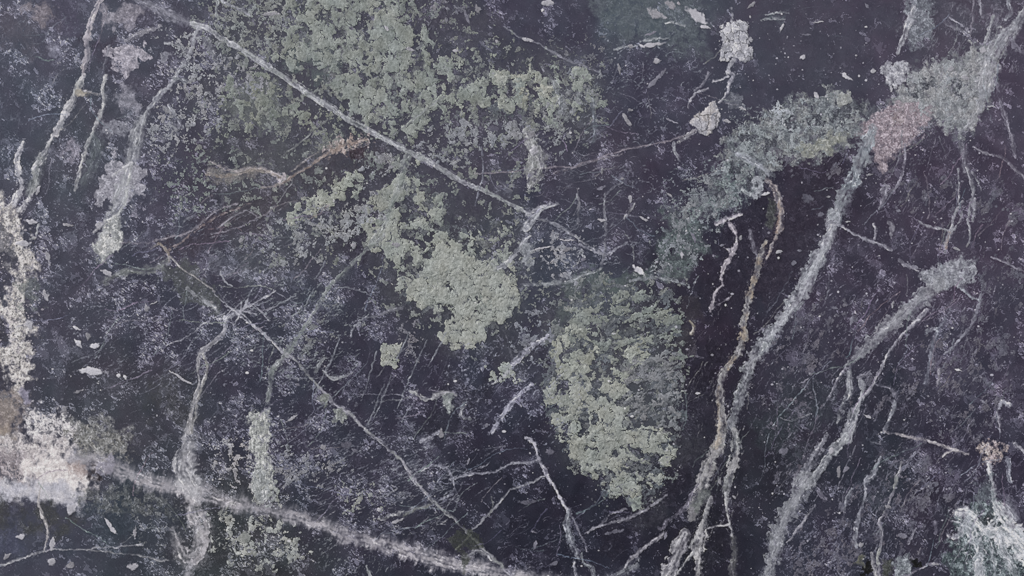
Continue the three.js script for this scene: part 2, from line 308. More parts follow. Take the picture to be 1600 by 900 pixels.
function points(cx, cy, rx, ry, count, o = {}) {
  const { r = [0.7, 1.6], col = [190, 190, 196], a = 0.8, clump = 0 } = o, z = ++zid * 7.7;
  for (let i = 0; i < count; i++) {
    let x, y, t = 0;
    do { const q = Math.sqrt(rnd()), p = rnd() * 6.2832; x = cx + rx * q * Math.cos(p); y = cy + ry * q * Math.sin(p); } while (fbm(x / 30 + z, y / 30, 3) < clump - 0.25 && ++t < 6);
    const R = r[0] + (r[1] - r[0]) * rnd() ** 3, al = a * (0.4 + 0.6 * rnd()), sq = 0.6 + rnd() * 0.8;
    each(x - R - 2, y - R - 2, x + R + 2, y + R + 2, (px, py, k) => {
      const m = sstep(R + 0.7, R - 0.6, Math.hypot((px - x) * sq, py - y) + 0.4 * noise(px, py)) * al;
      if (m > 0.01) { mix(k, m, ...col); hgt[k] += m * 0.15; }
    });
  }
}
// ---------------------------------------------------------------- tinted ground
const GREEN = [142, 149, 140], PALE = [150, 156, 148], GREY = [132, 136, 146], TEAL = [98, 114, 120];
const tint = (P, col, a, o = {}) => patch(P, { col, a: a * .8, soft: 14, edge: 22, es: 34, h: 0, tex: 9, hole: .18, rough: 2, part: false, ...o });
tint([[920, -20], [1100, -20], [1115, 40], [1090, 85], [1040, 80], [980, 60], [930, 30]], [90, 101, 106], .8, { hole: .34, mott: .5 });
tint([[1180, 0], [1400, 10], [1360, 110], [1250, 140], [1200, 110]], [66, 71, 84], .3);
tint([[1200, 20], [1225, 24], [1222, 34], [1196, 30]], [96, 116, 118], .7, { soft: 5, edge: 4 });
tint([[355, 130], [410, 125], [455, 150], [450, 190], [410, 205], [365, 195]], [104, 112, 108], .9, { soft: 9 });
tint([[450, 70], [500, 60], [520, 100], [495, 125], [460, 110]], [92, 112, 106], .8, { soft: 9 });
tint([[260, 390], [300, 365], [360, 320], [420, 300], [520, 250], [600, 235], [590, 270], [480, 305], [420, 345], [330, 375], [270, 405]], [66, 59, 72], .85);
tint([[360, 240], [440, 225], [520, 215], [500, 245], [440, 275], [380, 275]], [84, 88, 94], .7);
tint([[860, 80], [930, 95], [960, 150], [935, 205], [890, 200]], [80, 84, 96], .5);
tint([[505, 365], [570, 345], [580, 390], [530, 400]], [52, 48, 66], .9, { soft: 8 });
tint([[1135, 340], [1200, 300], [1235, 330], [1230, 420], [1170, 470], [1100, 480], [1120, 400]], [47, 43, 59], .8);
tint([[1180, 370], [1290, 230], [1310, 260], [1270, 400], [1210, 480], [1180, 450]], [55, 49, 65], .8);
tint([[1070, 600], [1120, 580], [1118, 700], [1085, 760], [1045, 800], [960, 870], [920, 840], [1050, 720]], [43, 41, 56], .85);
tint([[1090, 545], [1120, 540], [1125, 590], [1080, 600]], [41, 37, 52], .9, { soft: 5 });
tint([[1060, 470], [1085, 470], [1080, 560], [1062, 555]], [64, 60, 66], .6, { soft: 8 });
tint([[1060, 860], [1120, 770], [1130, 860], [1120, 900]], [38, 39, 50], .8);
tint([[1240, 580], [1320, 590], [1300, 650], [1240, 670], [1200, 640]], [56, 64, 72], .6);
tint([[1180, 660], [1260, 640], [1260, 700], [1190, 700]], [54, 64, 70], .7);
tint([[1360, 740], [1400, 720], [1390, 770], [1355, 790]], [56, 64, 74], .8);
tint([[530, 570], [600, 560], [620, 610], [560, 640], [530, 610]], [52, 50, 68], .7);
tint([[700, 590], [760, 610], [720, 690], [640, 680], [670, 640]], [46, 46, 60], .7);
tint([[850, 530], [880, 470], [960, 440], [980, 460], [900, 490], [870, 540]], [104, 122, 112], .6);
tint([[1040, 340], [1090, 350], [1095, 420], [1060, 435], [1020, 420]], [92, 110, 106], .9, { tex: 20 });
tint([[870, 440], [930, 425], [1000, 425], [985, 455], [900, 460]], [88, 106, 98], .7, { soft: 8 });
tint([[1240, 400], [1290, 300], [1320, 320], [1270, 420]], [60, 60, 74], .4);
tint([[0, 560], [18, 580], [12, 615], [-20, 615]], [58, 56, 68], .8, { soft: 4 });
tint([[-20, 770], [20, 790], [60, 820], [60, 790], [115, 800], [100, 830], [30, 840], [-20, 800]], [66, 68, 66], .85);
tint([[-20, 810], [20, 815], [30, 860], [-20, 870]], [76, 80, 104], .8);
tint([[130, 790], [220, 780], [230, 840], [150, 850]], [56, 68, 80], .8);
tint([[250, 410], [300, 425], [345, 470], [345, 490], [300, 470], [255, 440]], [82, 88, 86], .85, { soft: 6 });
tint([[235, 600], [300, 620], [300, 660], [250, 660]], [62, 64, 66], .7);
tint([[0, 30], [40, 20], [90, 40], [60, 70], [0, 70]], [88, 84, 96], .6);
tint([[75, -10], [130, 0], [125, 60], [90, 50]], [78, 74, 98], .7);
tint([[135, 60], [165, 70], [165, 110], [140, 110]], [62, 56, 74], .8);

// ---------------------------------------------------------------- clouded mineral, no sharp edge
const smoke = (P, col, a, o = {}) => patch(P, { col, a, soft: 6, edge: 12, es: 20, h: 0.2, tex: 18, hole: .16, rough: 1.5, name: 'clouded_mineral', ...o });
smoke([[165, 85], [180, 72], [205, 78], [230, 70], [240, 88], [215, 100], [200, 118], [185, 108]], [162, 158, 168], .9, { soft: 3 });
smoke([[158, 20], [190, 5], [215, 10], [220, 30], [195, 45], [165, 35]], [142, 138, 148], .75);
smoke([[170, 140], [200, 130], [225, 165], [215, 190], [190, 165]], [138, 138, 150], .75);
smoke([[160, 190], [200, 180], [205, 205], [170, 215]], [140, 143, 154], .75);
smoke([[145, 305], [165, 262], [172, 240], [196, 250], [205, 262], [240, 270], [222, 284], [236, 312], [210, 306], [196, 318], [170, 312], [150, 318]], [150, 150, 160], .92, { soft: 3, label: 'clouded grey star-shaped mineral patch' });
smoke([[100, 228], [130, 225], [128, 250], [110, 250]], [138, 134, 148], .75);
smoke([[205, 325], [222, 328], [215, 340], [205, 335]], [136, 134, 150], .8, { soft: 2 });
smoke([[30, 10], [75, 5], [88, 28], [60, 35]], [128, 120, 126], .7);
smoke([[75, 75], [95, 70], [98, 85], [80, 92]], [118, 120, 138], .7, { soft: 4 });
smoke([[240, 78], [262, 85], [255, 95]], [132, 134, 146], .8, { soft: 2 });
smoke([[255, 195], [275, 190], [275, 210], [258, 212]], [126, 128, 140], .7);
smoke([[320, 395], [395, 405], [390, 445], [330, 430]], [98, 104, 116], .4);
smoke([[1440, 430], [1450, 420], [1500, 398], [1522, 410], [1526, 440], [1500, 448], [1455, 455]], [138, 142, 150], .95, { soft: 3, edge: 5, h: .5, tex: 20, name: 'mineral_patch', label: 'pale grey triangular head of the broad right vein' });
smoke([[1410, -10], [1450, -10], [1460, 20], [1452, 60], [1425, 85], [1415, 50]], [118, 126, 134], .8, { h: .3, tex: 26, name: 'mineral_patch' });
smoke([[1460, 10], [1590, -10], [1560, 60], [1545, 60], [1500, 40]], [92, 92, 106], .5, { tex: 24, hole: .5 });

// ---------------------------------------------------------------- big mineral areas top right
smoke([[1075, 345], [1110, 270], [1150, 205], [1230, 160], [1320, 150], [1370, 170], [1420, 115], [1500, 85], [1555, 70], [1545, 160], [1500, 208], [1470, 190], [1420, 225], [1345, 222], [1290, 242], [1200, 272], [1150, 320]], [106, 114, 119], .5, { soft: 6, edge: 16, hole: .2, mott: .7, splint: 14, label: 'cloudy grey-green band across the upper right' });
patch([[1385, 158], [1420, 120], [1450, 100], [1490, 90], [1520, 75], [1550, 70], [1550, 120], [1540, 170], [1525, 195], [1500, 212], [1482, 206], [1470, 192], [1440, 178], [1400, 176]], { col: [122, 127, 131], col2: [138, 140, 142], h: .4, tex: 18, soft: 4, edge: 10, mott: .35, splint: 8, label: 'blue-green grey mineral mass at the upper right' });
patch([[1125, 245], [1150, 200], [1190, 185], [1240, 160], [1300, 140], [1345, 165], [1355, 195], [1340, 222], [1300, 235], [1275, 248], [1225, 255], [1200, 275], [1160, 270]], { col: [112, 122, 125], col2: [132, 138, 135], h: .4, tex: 22, soft: 4, edge: 14, hole: .2, mott: .5, a: .72, splint: 14, label: 'teal grey mineral mass beside the pink patch' });
patch([[1110, 300], [1120, 265], [1140, 250], [1170, 260], [1180, 290], [1150, 320], [1110, 335], [1080, 350], [1070, 330]], { col: [104, 120, 122], col2: [122, 136, 134], h: .4, tex: 24, soft: 9, edge: 16, hole: .3, mott: .7, a: .85 });
flakes([[1040, 320], [1070, 290], [1120, 260], [1160, 250], [1170, 300], [1130, 340], [1100, 380], [1090, 420], [1040, 430], [1010, 400]], { d: .42, sc: 9, col: [120, 126, 132], vary: 14, h: .5 });
patch([[1338, 212], [1348, 196], [1366, 178], [1398, 160], [1438, 160], [1460, 176], [1452, 190], [1434, 202], [1420, 228], [1402, 238], [1388, 252], [1380, 276], [1371, 262], [1366, 240], [1352, 222]], { col: [138, 126, 134], col2: [146, 134, 141], h: .5, tex: 22, soft: 4, edge: 6, mott: .3, label: 'pink grainy crystalline patch under the right band' });
patch([[1392, 182], [1405, 174], [1412, 190], [1396, 196]], { col: [150, 138, 136], a: .5, soft: 4, edge: 4, h: .1, part: false });
needles(1400, 205, 46, 40, 520, 0, { spread: 180, l: [3, 7], w: 1.2, col: [176, 164, 172], a: .9, clump: -1 });
flakes([[1120, 270], [1160, 200], [1230, 165], [1320, 150], [1350, 190], [1300, 236], [1210, 262]], { d: .36, sc: 9, col: [138, 147, 150], h: .6, vary: 18 });
flakes([[1400, 150], [1450, 110], [1530, 80], [1535, 150], [1500, 205], [1450, 170]], { d: .36, sc: 9, col: [146, 151, 154], h: .5, vary: 16 });
needles(1230, 205, 110, 46, 420, -30, { spread: 90, l: [3, 9], w: 1.3, col: [58, 66, 74], a: .7, clump: .2 });
needles(1480, 150, 64, 56, 260, -50, { spread: 90, l: [3, 9], w: 1.3, col: [74, 82, 88], a: .6, clump: .2 });
needles(1110, 310, 60, 60, 300, -30, { spread: 90, l: [3, 9], w: 1.3, col: [60, 66, 76], a: .7, clump: .2 });
for (const [x, y, r, q] of [[1312, 176, 20, 12], [1272, 186, 12, 9], [1205, 222, 14, 9], [1168, 214, 12, 8], [1150, 262, 12, 8], [1236, 190, 8, 6], [1338, 166, 12, 8], [1288, 212, 10, 5], [1122, 300, 12, 9], [1172, 286, 10, 10], [1448, 132, 10, 8], [1496, 138, 7, 12], [1424, 142, 9, 6]])
  patch([[x - r, y + q * .3], [x - r * .3, y - q], [x + r, y - q * .5], [x + r * .7, y + q], [x - r * .4, y + q]], { col: [68, 71, 82], a: .85, soft: 3, edge: 9, es: 9, h: -.3, mott: .45, splint: 6, part: false });
flakes([[1196, 180], [1220, 164], [1240, 170], [1226, 190], [1204, 192]], { d: .6, sc: 9, col: [156, 162, 168], h: .5, feather: 8 });
points(1405, 200, 40, 36, 130, { r: [.6, 1.5], col: [104, 84, 98], a: .7 });
patch([[1376, 105], [1398, 96], [1420, 100], [1424, 118], [1408, 128], [1396, 148], [1390, 128], [1380, 118]], { col: [150, 152, 160], h: .7, tex: 22, soft: 2, edge: 5, hole: .2 });
patch([[1306, 150], [1326, 145], [1332, 158], [1318, 166], [1308, 162]], { col: [148, 152, 148], h: .5, soft: 2, edge: 4 });
patch([[1245, 230], [1300, 208], [1325, 212], [1300, 238], [1260, 246]], { col: [132, 136, 126], h: .4, tex: 20, soft: 5, edge: 8, mott: .3 });

// crystals in the upper middle
patch([[1122, 50], [1134, 40], [1142, 30], [1166, 38], [1171, 62], [1181, 92], [1164, 98], [1146, 93], [1124, 93], [1128, 72]], { col: [156, 158, 166], col2: [174, 175, 180], h: 1.5, tex: 20, mott: .1, facet: 13, soft: 1.5, edge: 4, name: 'crystal', label: 'pale grey square crystal block' });
patch([[1079, 190], [1094, 174], [1119, 160], [1126, 178], [1118, 198], [1104, 214], [1088, 206]], { col: [162, 162, 168], col2: [178, 174, 172], h: 1.2, tex: 18, mott: .1, facet: 15, soft: 1.5, edge: 3, name: 'crystal', label: 'pale slanted crystal block below the square one' });
patch([[1138, 142], [1156, 148], [1166, 170], [1140, 172], [1134, 160]], { col: [98, 102, 114], h: .6, soft: 1.5, edge: 3, name: 'crystal' });

tint([[330, -60], [680, -60], [800, 60], [940, 100], [930, 200], [800, 260], [830, 420], [820, 520], [880, 440], [1060, 440], [1070, 700], [1000, 800], [880, 720], [840, 580], [700, 560], [560, 420], [400, 430], [330, 220]], [82, 87, 88], .4, { edge: 40, es: 60, soft: 30 });
flakes([[300, -60], [680, -60], [800, 60], [940, 90], [950, 210], [860, 250], [830, 330], [830, 480], [760, 560], [600, 500], [560, 420], [400, 430], [300, 230]], { d: .22, sc: 12, col: [120, 126, 123], h: .5, feather: 30 });
flakes([[820, 440], [900, 420], [1060, 440], [1075, 600], [1050, 760], [990, 810], [880, 730], [830, 620]], { d: .24, sc: 12, col: [116, 122, 121], h: .5, feather: 24 });
flakes([[860, 470], [950, 438], [1058, 462], [1068, 520], [1070, 640], [1052, 730], [1010, 785], [975, 795], [920, 755], [870, 690], [846, 620]], { d: .45, sc: 13, col: [92, 98, 104], vary: 14, h: .4, feather: 12, warp: 6, st: [1.3, .85], rot: -.4 });
flakes([[600, 300], [660, 270], [720, 350], [800, 350], [815, 480], [740, 530], [640, 480], [590, 400]], { d: .4, sc: 13, col: [94, 99, 104], vary: 14, h: .4, feather: 16 });
flakes([[440, -60], [655, -60], [680, 120], [790, 90], [930, 110], [930, 180], [700, 200], [560, 180], [430, 90]], { d: .38, sc: 13, col: [96, 101, 106], vary: 14, h: .4, feather: 16 });
// ---------------------------------------------------------------- fields of green and grey flakes
flakes([[250, 40], [300, 50], [400, 100], [420, 130], [350, 180], [300, 230], [240, 250], [230, 180], [280, 130]], { d: .42, sc: 8, col: [137, 140, 146], h: .6 });
flakes([[330, -30], [450, -30], [450, 60], [420, 95], [360, 60], [320, 30]], { d: .44, sc: 9, col: [129, 135, 134], h: .7 });
flakes([[440, -60], [650, -60], [663, 40], [674, 78], [680, 110], [690, 150], [668, 200], [640, 228], [560, 180], [480, 130], [430, 90], [440, 40]], { d: .60, sc: 22, col: [133, 141, 134], vary: 14, h: 1.0, feather: 12, warp: 8 });
flakes([[680, 110], [740, 75], [790, 80], [800, 115], [880, 95], [930, 112], [938, 165], [890, 180], [870, 205], [820, 185], [790, 165], [740, 175], [690, 190]], { d: .53, sc: 20, col: [135, 143, 135], h: 1.0 });
flakes([[780, 115], [850, 105], [866, 150], [830, 180], [785, 170]], { d: .62, sc: 18, col: [148, 153, 142], h: .9, feather: 14 });
flakes([[335, 130], [410, 100], [480, 150], [590, 212], [545, 222], [470, 205], [440, 220], [390, 215], [345, 195]], { d: .44, sc: 14, col: [127, 134, 125], h: .8 });
flakes([[640, 220], [720, 185], [800, 190], [880, 205], [870, 240], [810, 225], [740, 250], [690, 262]], { d: .42, sc: 11, col: [130, 134, 140], h: .8 });
flakes([[620, 245], [650, 245], [665, 300], [700, 310], [690, 345], [730, 375], [795, 345], [808, 400], [800, 450], [815, 480], [700, 490], [650, 470], [620, 430], [600, 400], [585, 360], [600, 310]], { d: .66, sc: 19, col: [141, 148, 139], vary: 12, h: 1.0, feather: 14 });
flakes([[600, 440], [650, 430], [690, 380], [740, 400], [800, 430], [818, 470], [808, 498], [770, 508], [748, 540], [728, 546], [690, 530], [692, 505], [716, 498], [695, 478], [640, 470]], { d: .84, sc: 20, col: [148, 154, 145], vary: 8, h: 1.1, feather: 9, warp: 8 });
flakes([[445, 335], [500, 300], [520, 282], [562, 270], [572, 284], [540, 308], [505, 330], [470, 345], [455, 350]], { d: .85, sc: 13, col: [146, 152, 141], h: 1.0, feather: 8, warp: 7 });
flakes([[400, 370], [450, 345], [510, 330], [560, 310], [600, 300], [600, 350], [560, 370], [500, 400], [420, 420]], { d: .45, sc: 10, col: [136, 140, 144], h: .8 });
flakes([[560, 240], [610, 240], [615, 280], [580, 300], [560, 280]], { d: .42, sc: 11, col: [135, 138, 144], h: .8, st: [1.5, 1], rot: -.6 });
flakes([[585, 300], [610, 292], [608, 330], [575, 335]], { d: .9, sc: 16, col: [135, 141, 133], h: .8, feather: 6, warp: 5 });
flakes([[570, 350], [590, 345], [592, 390], [570, 385]], { d: .8, sc: 12, col: [145, 151, 142], h: .8, feather: 6 });
flakes([[880, 465], [955, 435], [1055, 470], [1066, 520], [1070, 560], [960, 560], [900, 540], [860, 560]], { d: .46, sc: 17, col: [126, 134, 127], vary: 14, h: 1.0, st: [1.5, .8], rot: -.35, feather: 12 });
flakes([[856, 560], [870, 520], [905, 500], [935, 550], [920, 580], [880, 590]], { d: .72, sc: 18, col: [144, 150, 139], h: 1.0, feather: 10, warp: 7 });
flakes([[948, 560], [975, 540], [1000, 530], [1020, 560], [985, 600], [965, 620]], { d: .66, sc: 18, col: [144, 150, 139], h: 1.0, feather: 10, st: [1.2, .8], rot: -.4 });
flakes([[852, 590], [900, 570], [960, 590], [990, 600], [980, 660], [960, 690], [920, 720], [895, 710], [860, 660], [848, 630]], { d: .58, sc: 18, col: [142, 148, 139], h: 1.0, feather: 10, warp: 8 });
flakes([[980, 560], [1060, 540], [1072, 600], [1060, 680], [1000, 670], [975, 630]], { d: .44, sc: 14, col: [120, 124, 128], h: 1.1, feather: 9, st: [1.3, .8], rot: -.5, warp: 6 });
flakes([[890, 690], [960, 660], [1050, 680], [1056, 710], [1042, 750], [1005, 760], [985, 780], [968, 785], [935, 755], [900, 735]], { d: .64, sc: 18, col: [141, 147, 138], vary: 12, h: 1.1, feather: 9, st: [1.2, .85], rot: .3, warp: 7 });
patch([[984, 780], [1000, 776], [1004, 795], [986, 802]], { col: [128, 138, 130], h: .7, soft: 1.5, edge: 3, name: 'mineral_patch' });
flakes([[590, 548], [606, 536], [628, 538], [622, 560], [618, 574], [596, 568]], { d: .85, sc: 12, col: [148, 153, 145], h: .9, feather: 4, warp: 4 });
flakes([[620, 508], [650, 505], [660, 530], [640, 570], [625, 540]], { d: .38, sc: 12, col: [117, 117, 126], h: .6, feather: 8 });
flakes([[760, 575], [800, 572], [810, 590], [770, 600]], { d: .7, sc: 12, col: [142, 149, 143], h: .8, feather: 6 });
flakes([[325, 800], [380, 800], [440, 810], [490, 845], [470, 880], [400, 890], [340, 860], [320, 830]], { d: .44, sc: 14, col: [145, 150, 145], vary: 18, h: .9 });
flakes([[395, 740], [430, 740], [438, 785], [400, 790]], { d: .55, sc: 8, col: [139, 145, 139], h: .8, feather: 10 });
flakes([[335, 690], [400, 680], [395, 770], [350, 780], [330, 760]], { d: .34, sc: 8, col: [151, 151, 155], h: .7 });
flakes([[420, 690], [520, 700], [540, 740], [480, 770], [430, 760]], { d: .33, sc: 8, col: [125, 127, 134], h: .6, st: [1.3, .8], rot: -.6 });
flakes([[520, 770], [580, 760], [590, 800], [540, 810]], { d: .38, sc: 9, col: [134, 138, 133], h: .6 });
flakes([[845, 360], [890, 370], [930, 400], [900, 440], [860, 430], [830, 400]], { d: .36, sc: 9, col: [138, 141, 148], h: .7 });
flakes([[800, 490], [850, 470], [870, 520], [830, 570], [800, 540]], { d: .34, sc: 9, col: [120, 125, 135], h: .6 });
flakes([[880, 115], [940, 110], [935, 170], [890, 180]], { d: .40, sc: 8, col: [122, 126, 130], h: .7 });
flakes([[840, 160], [890, 150], [905, 205], [860, 215]], { d: .42, sc: 8, col: [126, 130, 134], h: .7 });
flakes([[680, -10], [720, -10], [740, 50], [700, 60], [675, 40]], { d: .26, sc: 9, col: [114, 115, 125], h: .5 });
flakes([[230, 265], [330, 230], [340, 330], [270, 350]], { d: .32, sc: 7, col: [115, 124, 123], h: .5 });
flakes([[430, 500], [520, 470], [560, 510], [480, 560]], { d: .28, sc: 8, col: [114, 118, 122], h: .5, st: [1.6, .8], rot: -.5 });
flakes([[860, 60], [930, 60], [960, 110], [900, 110]], { d: .28, sc: 8, col: [102, 105, 113], h: .4 });
// paler violet blotches in the right half
for (const [x, y, r, d] of [[1250, 560, 70, .3], [1300, 500, 60, .3], [1440, 290, 60, .34], [1330, 260, 40, .3], [1520, 540, 80, .36], [1480, 620, 80, .34], [1290, 870, 60, .42], [1440, 760, 70, .36], [1540, 640, 60, .34], [1230, 640, 60, .3], [1400, 840, 60, .3], [1240, 740, 40, .3], [1370, 610, 50, .3], [1560, 440, 60, .32], [1340, 790, 60, .28], [1240, 240, 40, .3], [1560, 320, 50, .3]])
  flakes([...Array(8).keys()].map(i => [x + r * Math.cos(i * .785), y + r * Math.sin(i * .785) * .8]), { d: d * .8, sc: 12, col: [96, 95, 108], vary: 8, h: .35, feather: 26, st: [1.2, .8], rot: -1, crisp: .1 });

// ---------------------------------------------------------------- needles and grain
needles(250, 520, 150, 90, 900, -30, { spread: 50, l: [4, 14], col: [122, 126, 138] });
needles(330, 600, 90, 80, 300, -50, { l: [4, 12], col: [110, 114, 128] });
needles(470, 520, 110, 90, 900, -25, { spread: 45, l: [5, 18], col: [122, 130, 134] });
needles(470, 660, 120, 90, 700, -35, { spread: 50, l: [4, 14], col: [116, 120, 130] });
needles(560, 720, 130, 80, 800, -25, { l: [5, 18], col: [118, 122, 134] });
needles(660, 750, 80, 50, 400, -20, { l: [6, 24], col: [130, 134, 144] });
needles(600, 800, 110, 40, 260, -15, { l: [6, 20], col: [140, 142, 146] });
needles(680, 640, 100, 90, 260, -35, { l: [4, 12], col: [112, 116, 128] });
needles(760, 600, 70, 70, 350, -40, { l: [4, 12], col: [130, 134, 150] });
needles(900, 300, 130, 90, 600, -15, { spread: 60, l: [5, 22], col: [112, 116, 128], curve: 6 });
needles(900, 400, 110, 50, 260, -10, { spread: 50, l: [5, 20], col: [124, 130, 140], curve: 5 });
needles(1000, 150, 130, 80, 300, -30, { spread: 70, l: [5, 22], col: [112, 118, 130], curve: 6 });
needles(970, 80, 110, 60, 260, -20, { spread: 60, l: [4, 14], col: [116, 124, 134] });
needles(60, 150, 90, 150, 700, -60, { spread: 70, l: [4, 14], col: [112, 120, 134], a: .5 });
needles(100, 450, 100, 150, 500, -40, { spread: 80, l: [4, 16], col: [112, 116, 130], a: .5, curve: 5 });
needles(200, 350, 120, 60, 300, -30, { spread: 60, l: [4, 14], col: [112, 118, 132] });
needles(350, 380, 110, 60, 340, -20, { l: [5, 22], col: [116, 120, 130] });
needles(300, 820, 100, 60, 300, -30, { spread: 80, l: [4, 12], col: [122, 126, 124] });
needles(520, 870, 120, 30, 300, -40, { spread: 60, l: [4, 14], col: [122, 128, 132] });
needles(850, 860, 80, 60, 200, -25, { l: [5, 20], col: [96, 96, 112] });
needles(850, 620, 70, 80, 260, -45, { l: [4, 14], col: [128, 134, 150] });
needles(1020, 760, 60, 50, 100, -30, { l: [5, 18], col: [110, 110, 122] });
needles(1270, 560, 110, 130, 380, -55, { l: [5, 20], col: [110, 112, 126] });
needles(1440, 560, 130, 120, 420, -55, { spread: 35, l: [5, 20], col: [116, 116, 132] });
needles(1480, 760, 110, 90, 420, -55, { spread: 50, l: [5, 18], col: [114, 112, 128] });
needles(1310, 860, 90, 40, 500, -50, { spread: 50, l: [4, 14], col: [112, 114, 132] });
needles(1400, 800, 80, 80, 240, -70, { l: [5, 20], col: [110, 112, 126] });
needles(1460, 300, 120, 100, 340, -60, { spread: 50, l: [5, 20], col: [108, 104, 122] });
needles(1520, 80, 80, 80, 260, -70, { l: [6, 26], col: [122, 122, 134] });
needles(1240, 720, 50, 100, 200, -50, { l: [5, 18], col: [108, 110, 122] });
needles(1520, 460, 70, 60, 200, -60, { l: [5, 18], col: [118, 118, 132] });
needles(1330, 420, 70, 50, 200, -40, { l: [5, 16], col: [112, 110, 128] });
needles(1130, 660, 40, 200, 160, -75, { l: [5, 20], col: [112, 112, 116] });
needles(1230, 200, 100, 40, 600, -30, { spread: 90, l: [3, 10], col: [138, 148, 150] });
needles(1480, 150, 60, 50, 400, -60, { spread: 80, l: [3, 10], col: [142, 150, 154] });
needles(1100, 300, 70, 50, 500, -30, { spread: 90, l: [3, 10], col: [130, 142, 146] });
// long fine streaks along the cleavage of the stone
const streak = (cx, cy, rx, ry, n, deg, col, o = {}) => needles(cx, cy, rx, ry, Math.round(n * .7), deg, { spread: 20, l: [10, 60], w: 1.05, col, a: .7, curve: 5, clump: .25, ...o });
streak(1300, 640, 120, 200, 60, -58, [112, 112, 126]); streak(1450, 640, 130, 200, 80, -62, [112, 112, 126]); streak(1460, 290, 120, 120, 50, -64, [112, 110, 124]);
streak(1540, 90, 60, 80, 30, -68, [124, 126, 136]); streak(1400, 820, 110, 80, 50, -66, [110, 114, 126]); streak(1110, 700, 60, 190, 40, -66, [112, 112, 116]);
streak(240, 540, 130, 80, 70, -32, [120, 124, 138]); streak(430, 500, 90, 70, 60, -32, [130, 136, 140]); streak(640, 580, 90, 80, 40, -64, [116, 120, 132]);
streak(600, 730, 120, 80, 60, -28, [122, 126, 138]); streak(720, 740, 80, 60, 40, -22, [124, 128, 140]); streak(380, 350, 110, 50, 50, -30, [116, 116, 126]);
streak(920, 260, 120, 60, 50, -14, [116, 114, 124]); streak(900, 840, 120, 50, 40, -28, [100, 102, 116]); streak(1010, 170, 90, 60, 30, 25, [112, 116, 128]);
streak(230, 660, 80, 40, 30, -14, [120, 124, 134]); streak(1240, 50, 120, 60, 36, -3, [84, 94, 104], { a: .55 }); streak(820, 590, 60, 80, 36, -42, [140, 144, 160]);
streak(60, 150, 70, 120, 30, -6, [96, 106, 118], { a: .5 }); streak(330, 480, 80, 60, 40, 40, [124, 128, 138]); streak(880, 380, 110, 40, 30, 20, [122, 126, 138]);
points(800, 450, 850, 480, 1300, { r: [.6, 1.4], col: [150, 152, 162], a: .6, clump: .1 });
points(1300, 500, 330, 430, 420, { r: [.6, 1.9], col: [186, 186, 196], a: .8 });
points(300, 550, 320, 350, 380, { r: [.6, 1.5], col: [156, 158, 166], a: .7, clump: .15 });
points(1250, 90, 140, 90, 60, { r: [.6, 1.6], col: [160, 160, 170] });

// ---------------------------------------------------------------- veins: left
const W = [176, 175, 182], LG = [150, 152, 162], SG = [128, 131, 142];
vein([[205, -8, 10], [235, 8, 14], [262, 22, 18], [290, 34, 14], [310, 42, 13]], { col: [128, 130, 142], soft: 5, edge: 4, a: .8, h: .3 });
vein([[300, 38, 7.4], [325, 46, 9.0], [350, 63, 8.2], [376, 77, 8.2], [400, 93, 9.0], [425, 108, 8.2], [450, 124, 9.8], [475, 142, 9.8], [500, 158, 10.7], [525, 174, 9.8], [550, 190, 9.8], [580, 206, 8.2], [612, 224, 7.4], [640, 238, 8.2], [665, 250, 9.0], [700, 271, 8.2], [725, 285, 7.4], [760, 300, 6.6], [795, 318, 5.7], [832, 338, 6.6]], { col: [168, 172, 177], col2: [150, 157, 156], h: .9, edge: 1.2, soft: 1, tex: 20, rim: .35, rimCol: [178, 180, 184], halo: 0, even: .6, rough: .3, label: 'long straight pale grey diagonal vein from the upper left' });
vein([[840, 342, 3], [870, 352, 3], [910, 378, 3], [945, 402, 3]], { col: [134, 136, 144], a: .8, edge: 1, brk: .2, label: 'thin continuation of the long diagonal vein' });
vein([[310, 42, 7], [303, 60, 6], [300, 75, 6], [292, 92, 6], [278, 113, 7], [262, 135, 7], [242, 158, 8], [228, 180, 7], [222, 192, 6]], { col: [144, 148, 156], rim: .5, h: .7, edge: 1.5, soft: 1.2, jit: 2, label: 'grey branch leaving the long diagonal vein' });
vein([[228, 178, 9], [219, 196, 19], [212, 222, 20], [206, 245, 17], [201, 265, 14], [196, 288, 20], [186, 316, 20], [176, 340, 20], [170, 368, 28], [163, 395, 24]], { col: [148, 152, 156], soft: 3, edge: 3, h: .3, a: .85, splint: .25, label: 'wispy grey streak below the grey branch' });
vein([[207, 255, 4], [200, 285, 4], [195, 315, 4], [185, 335, 4], [170, 345, 4]], { col: [160, 164, 164], edge: 1.5, brk: .15 });
vein([[205, 255, 4], [190, 266, 4], [175, 276, 3]], { col: [166, 168, 172], edge: 1 });
patch([[162, 348], [182, 335], [194, 350], [192, 380], [180, 392], [165, 412], [150, 404], [144, 385], [156, 372]], { col: [168, 171, 168], col2: [144, 149, 148], h: .7, tex: 30, soft: 3, edge: 6, hole: .2, label: 'pale crumbly patch where the grey branch ends' });
vein([[160, -6, 9], [150, 14, 9], [143, 30, 10], [138, 50, 9], [136, 70, 8], [137, 85, 9], [132, 104, 9], [130, 116, 9]], { col: [172, 166, 172], col2: [160, 156, 164], h: .8, rim: .3, edge: 1.8, label: 'pinkish upper stretch of the left vein' });
vein([[130, 118, 8], [124, 132, 10], [117, 146, 10], [110, 162, 11], [101, 178, 13], [94, 196, 12], [84, 212, 9], [75, 230, 8], [62, 250, 9], [54, 268, 9], [56, 285, 7], [46, 308, 8], [32, 330, 8]], { col: [196, 195, 199], col2: [166, 169, 167], h: .9, tex: 28, edge: 3, soft: 1.2, label: 'white lower stretch of the left vein' });
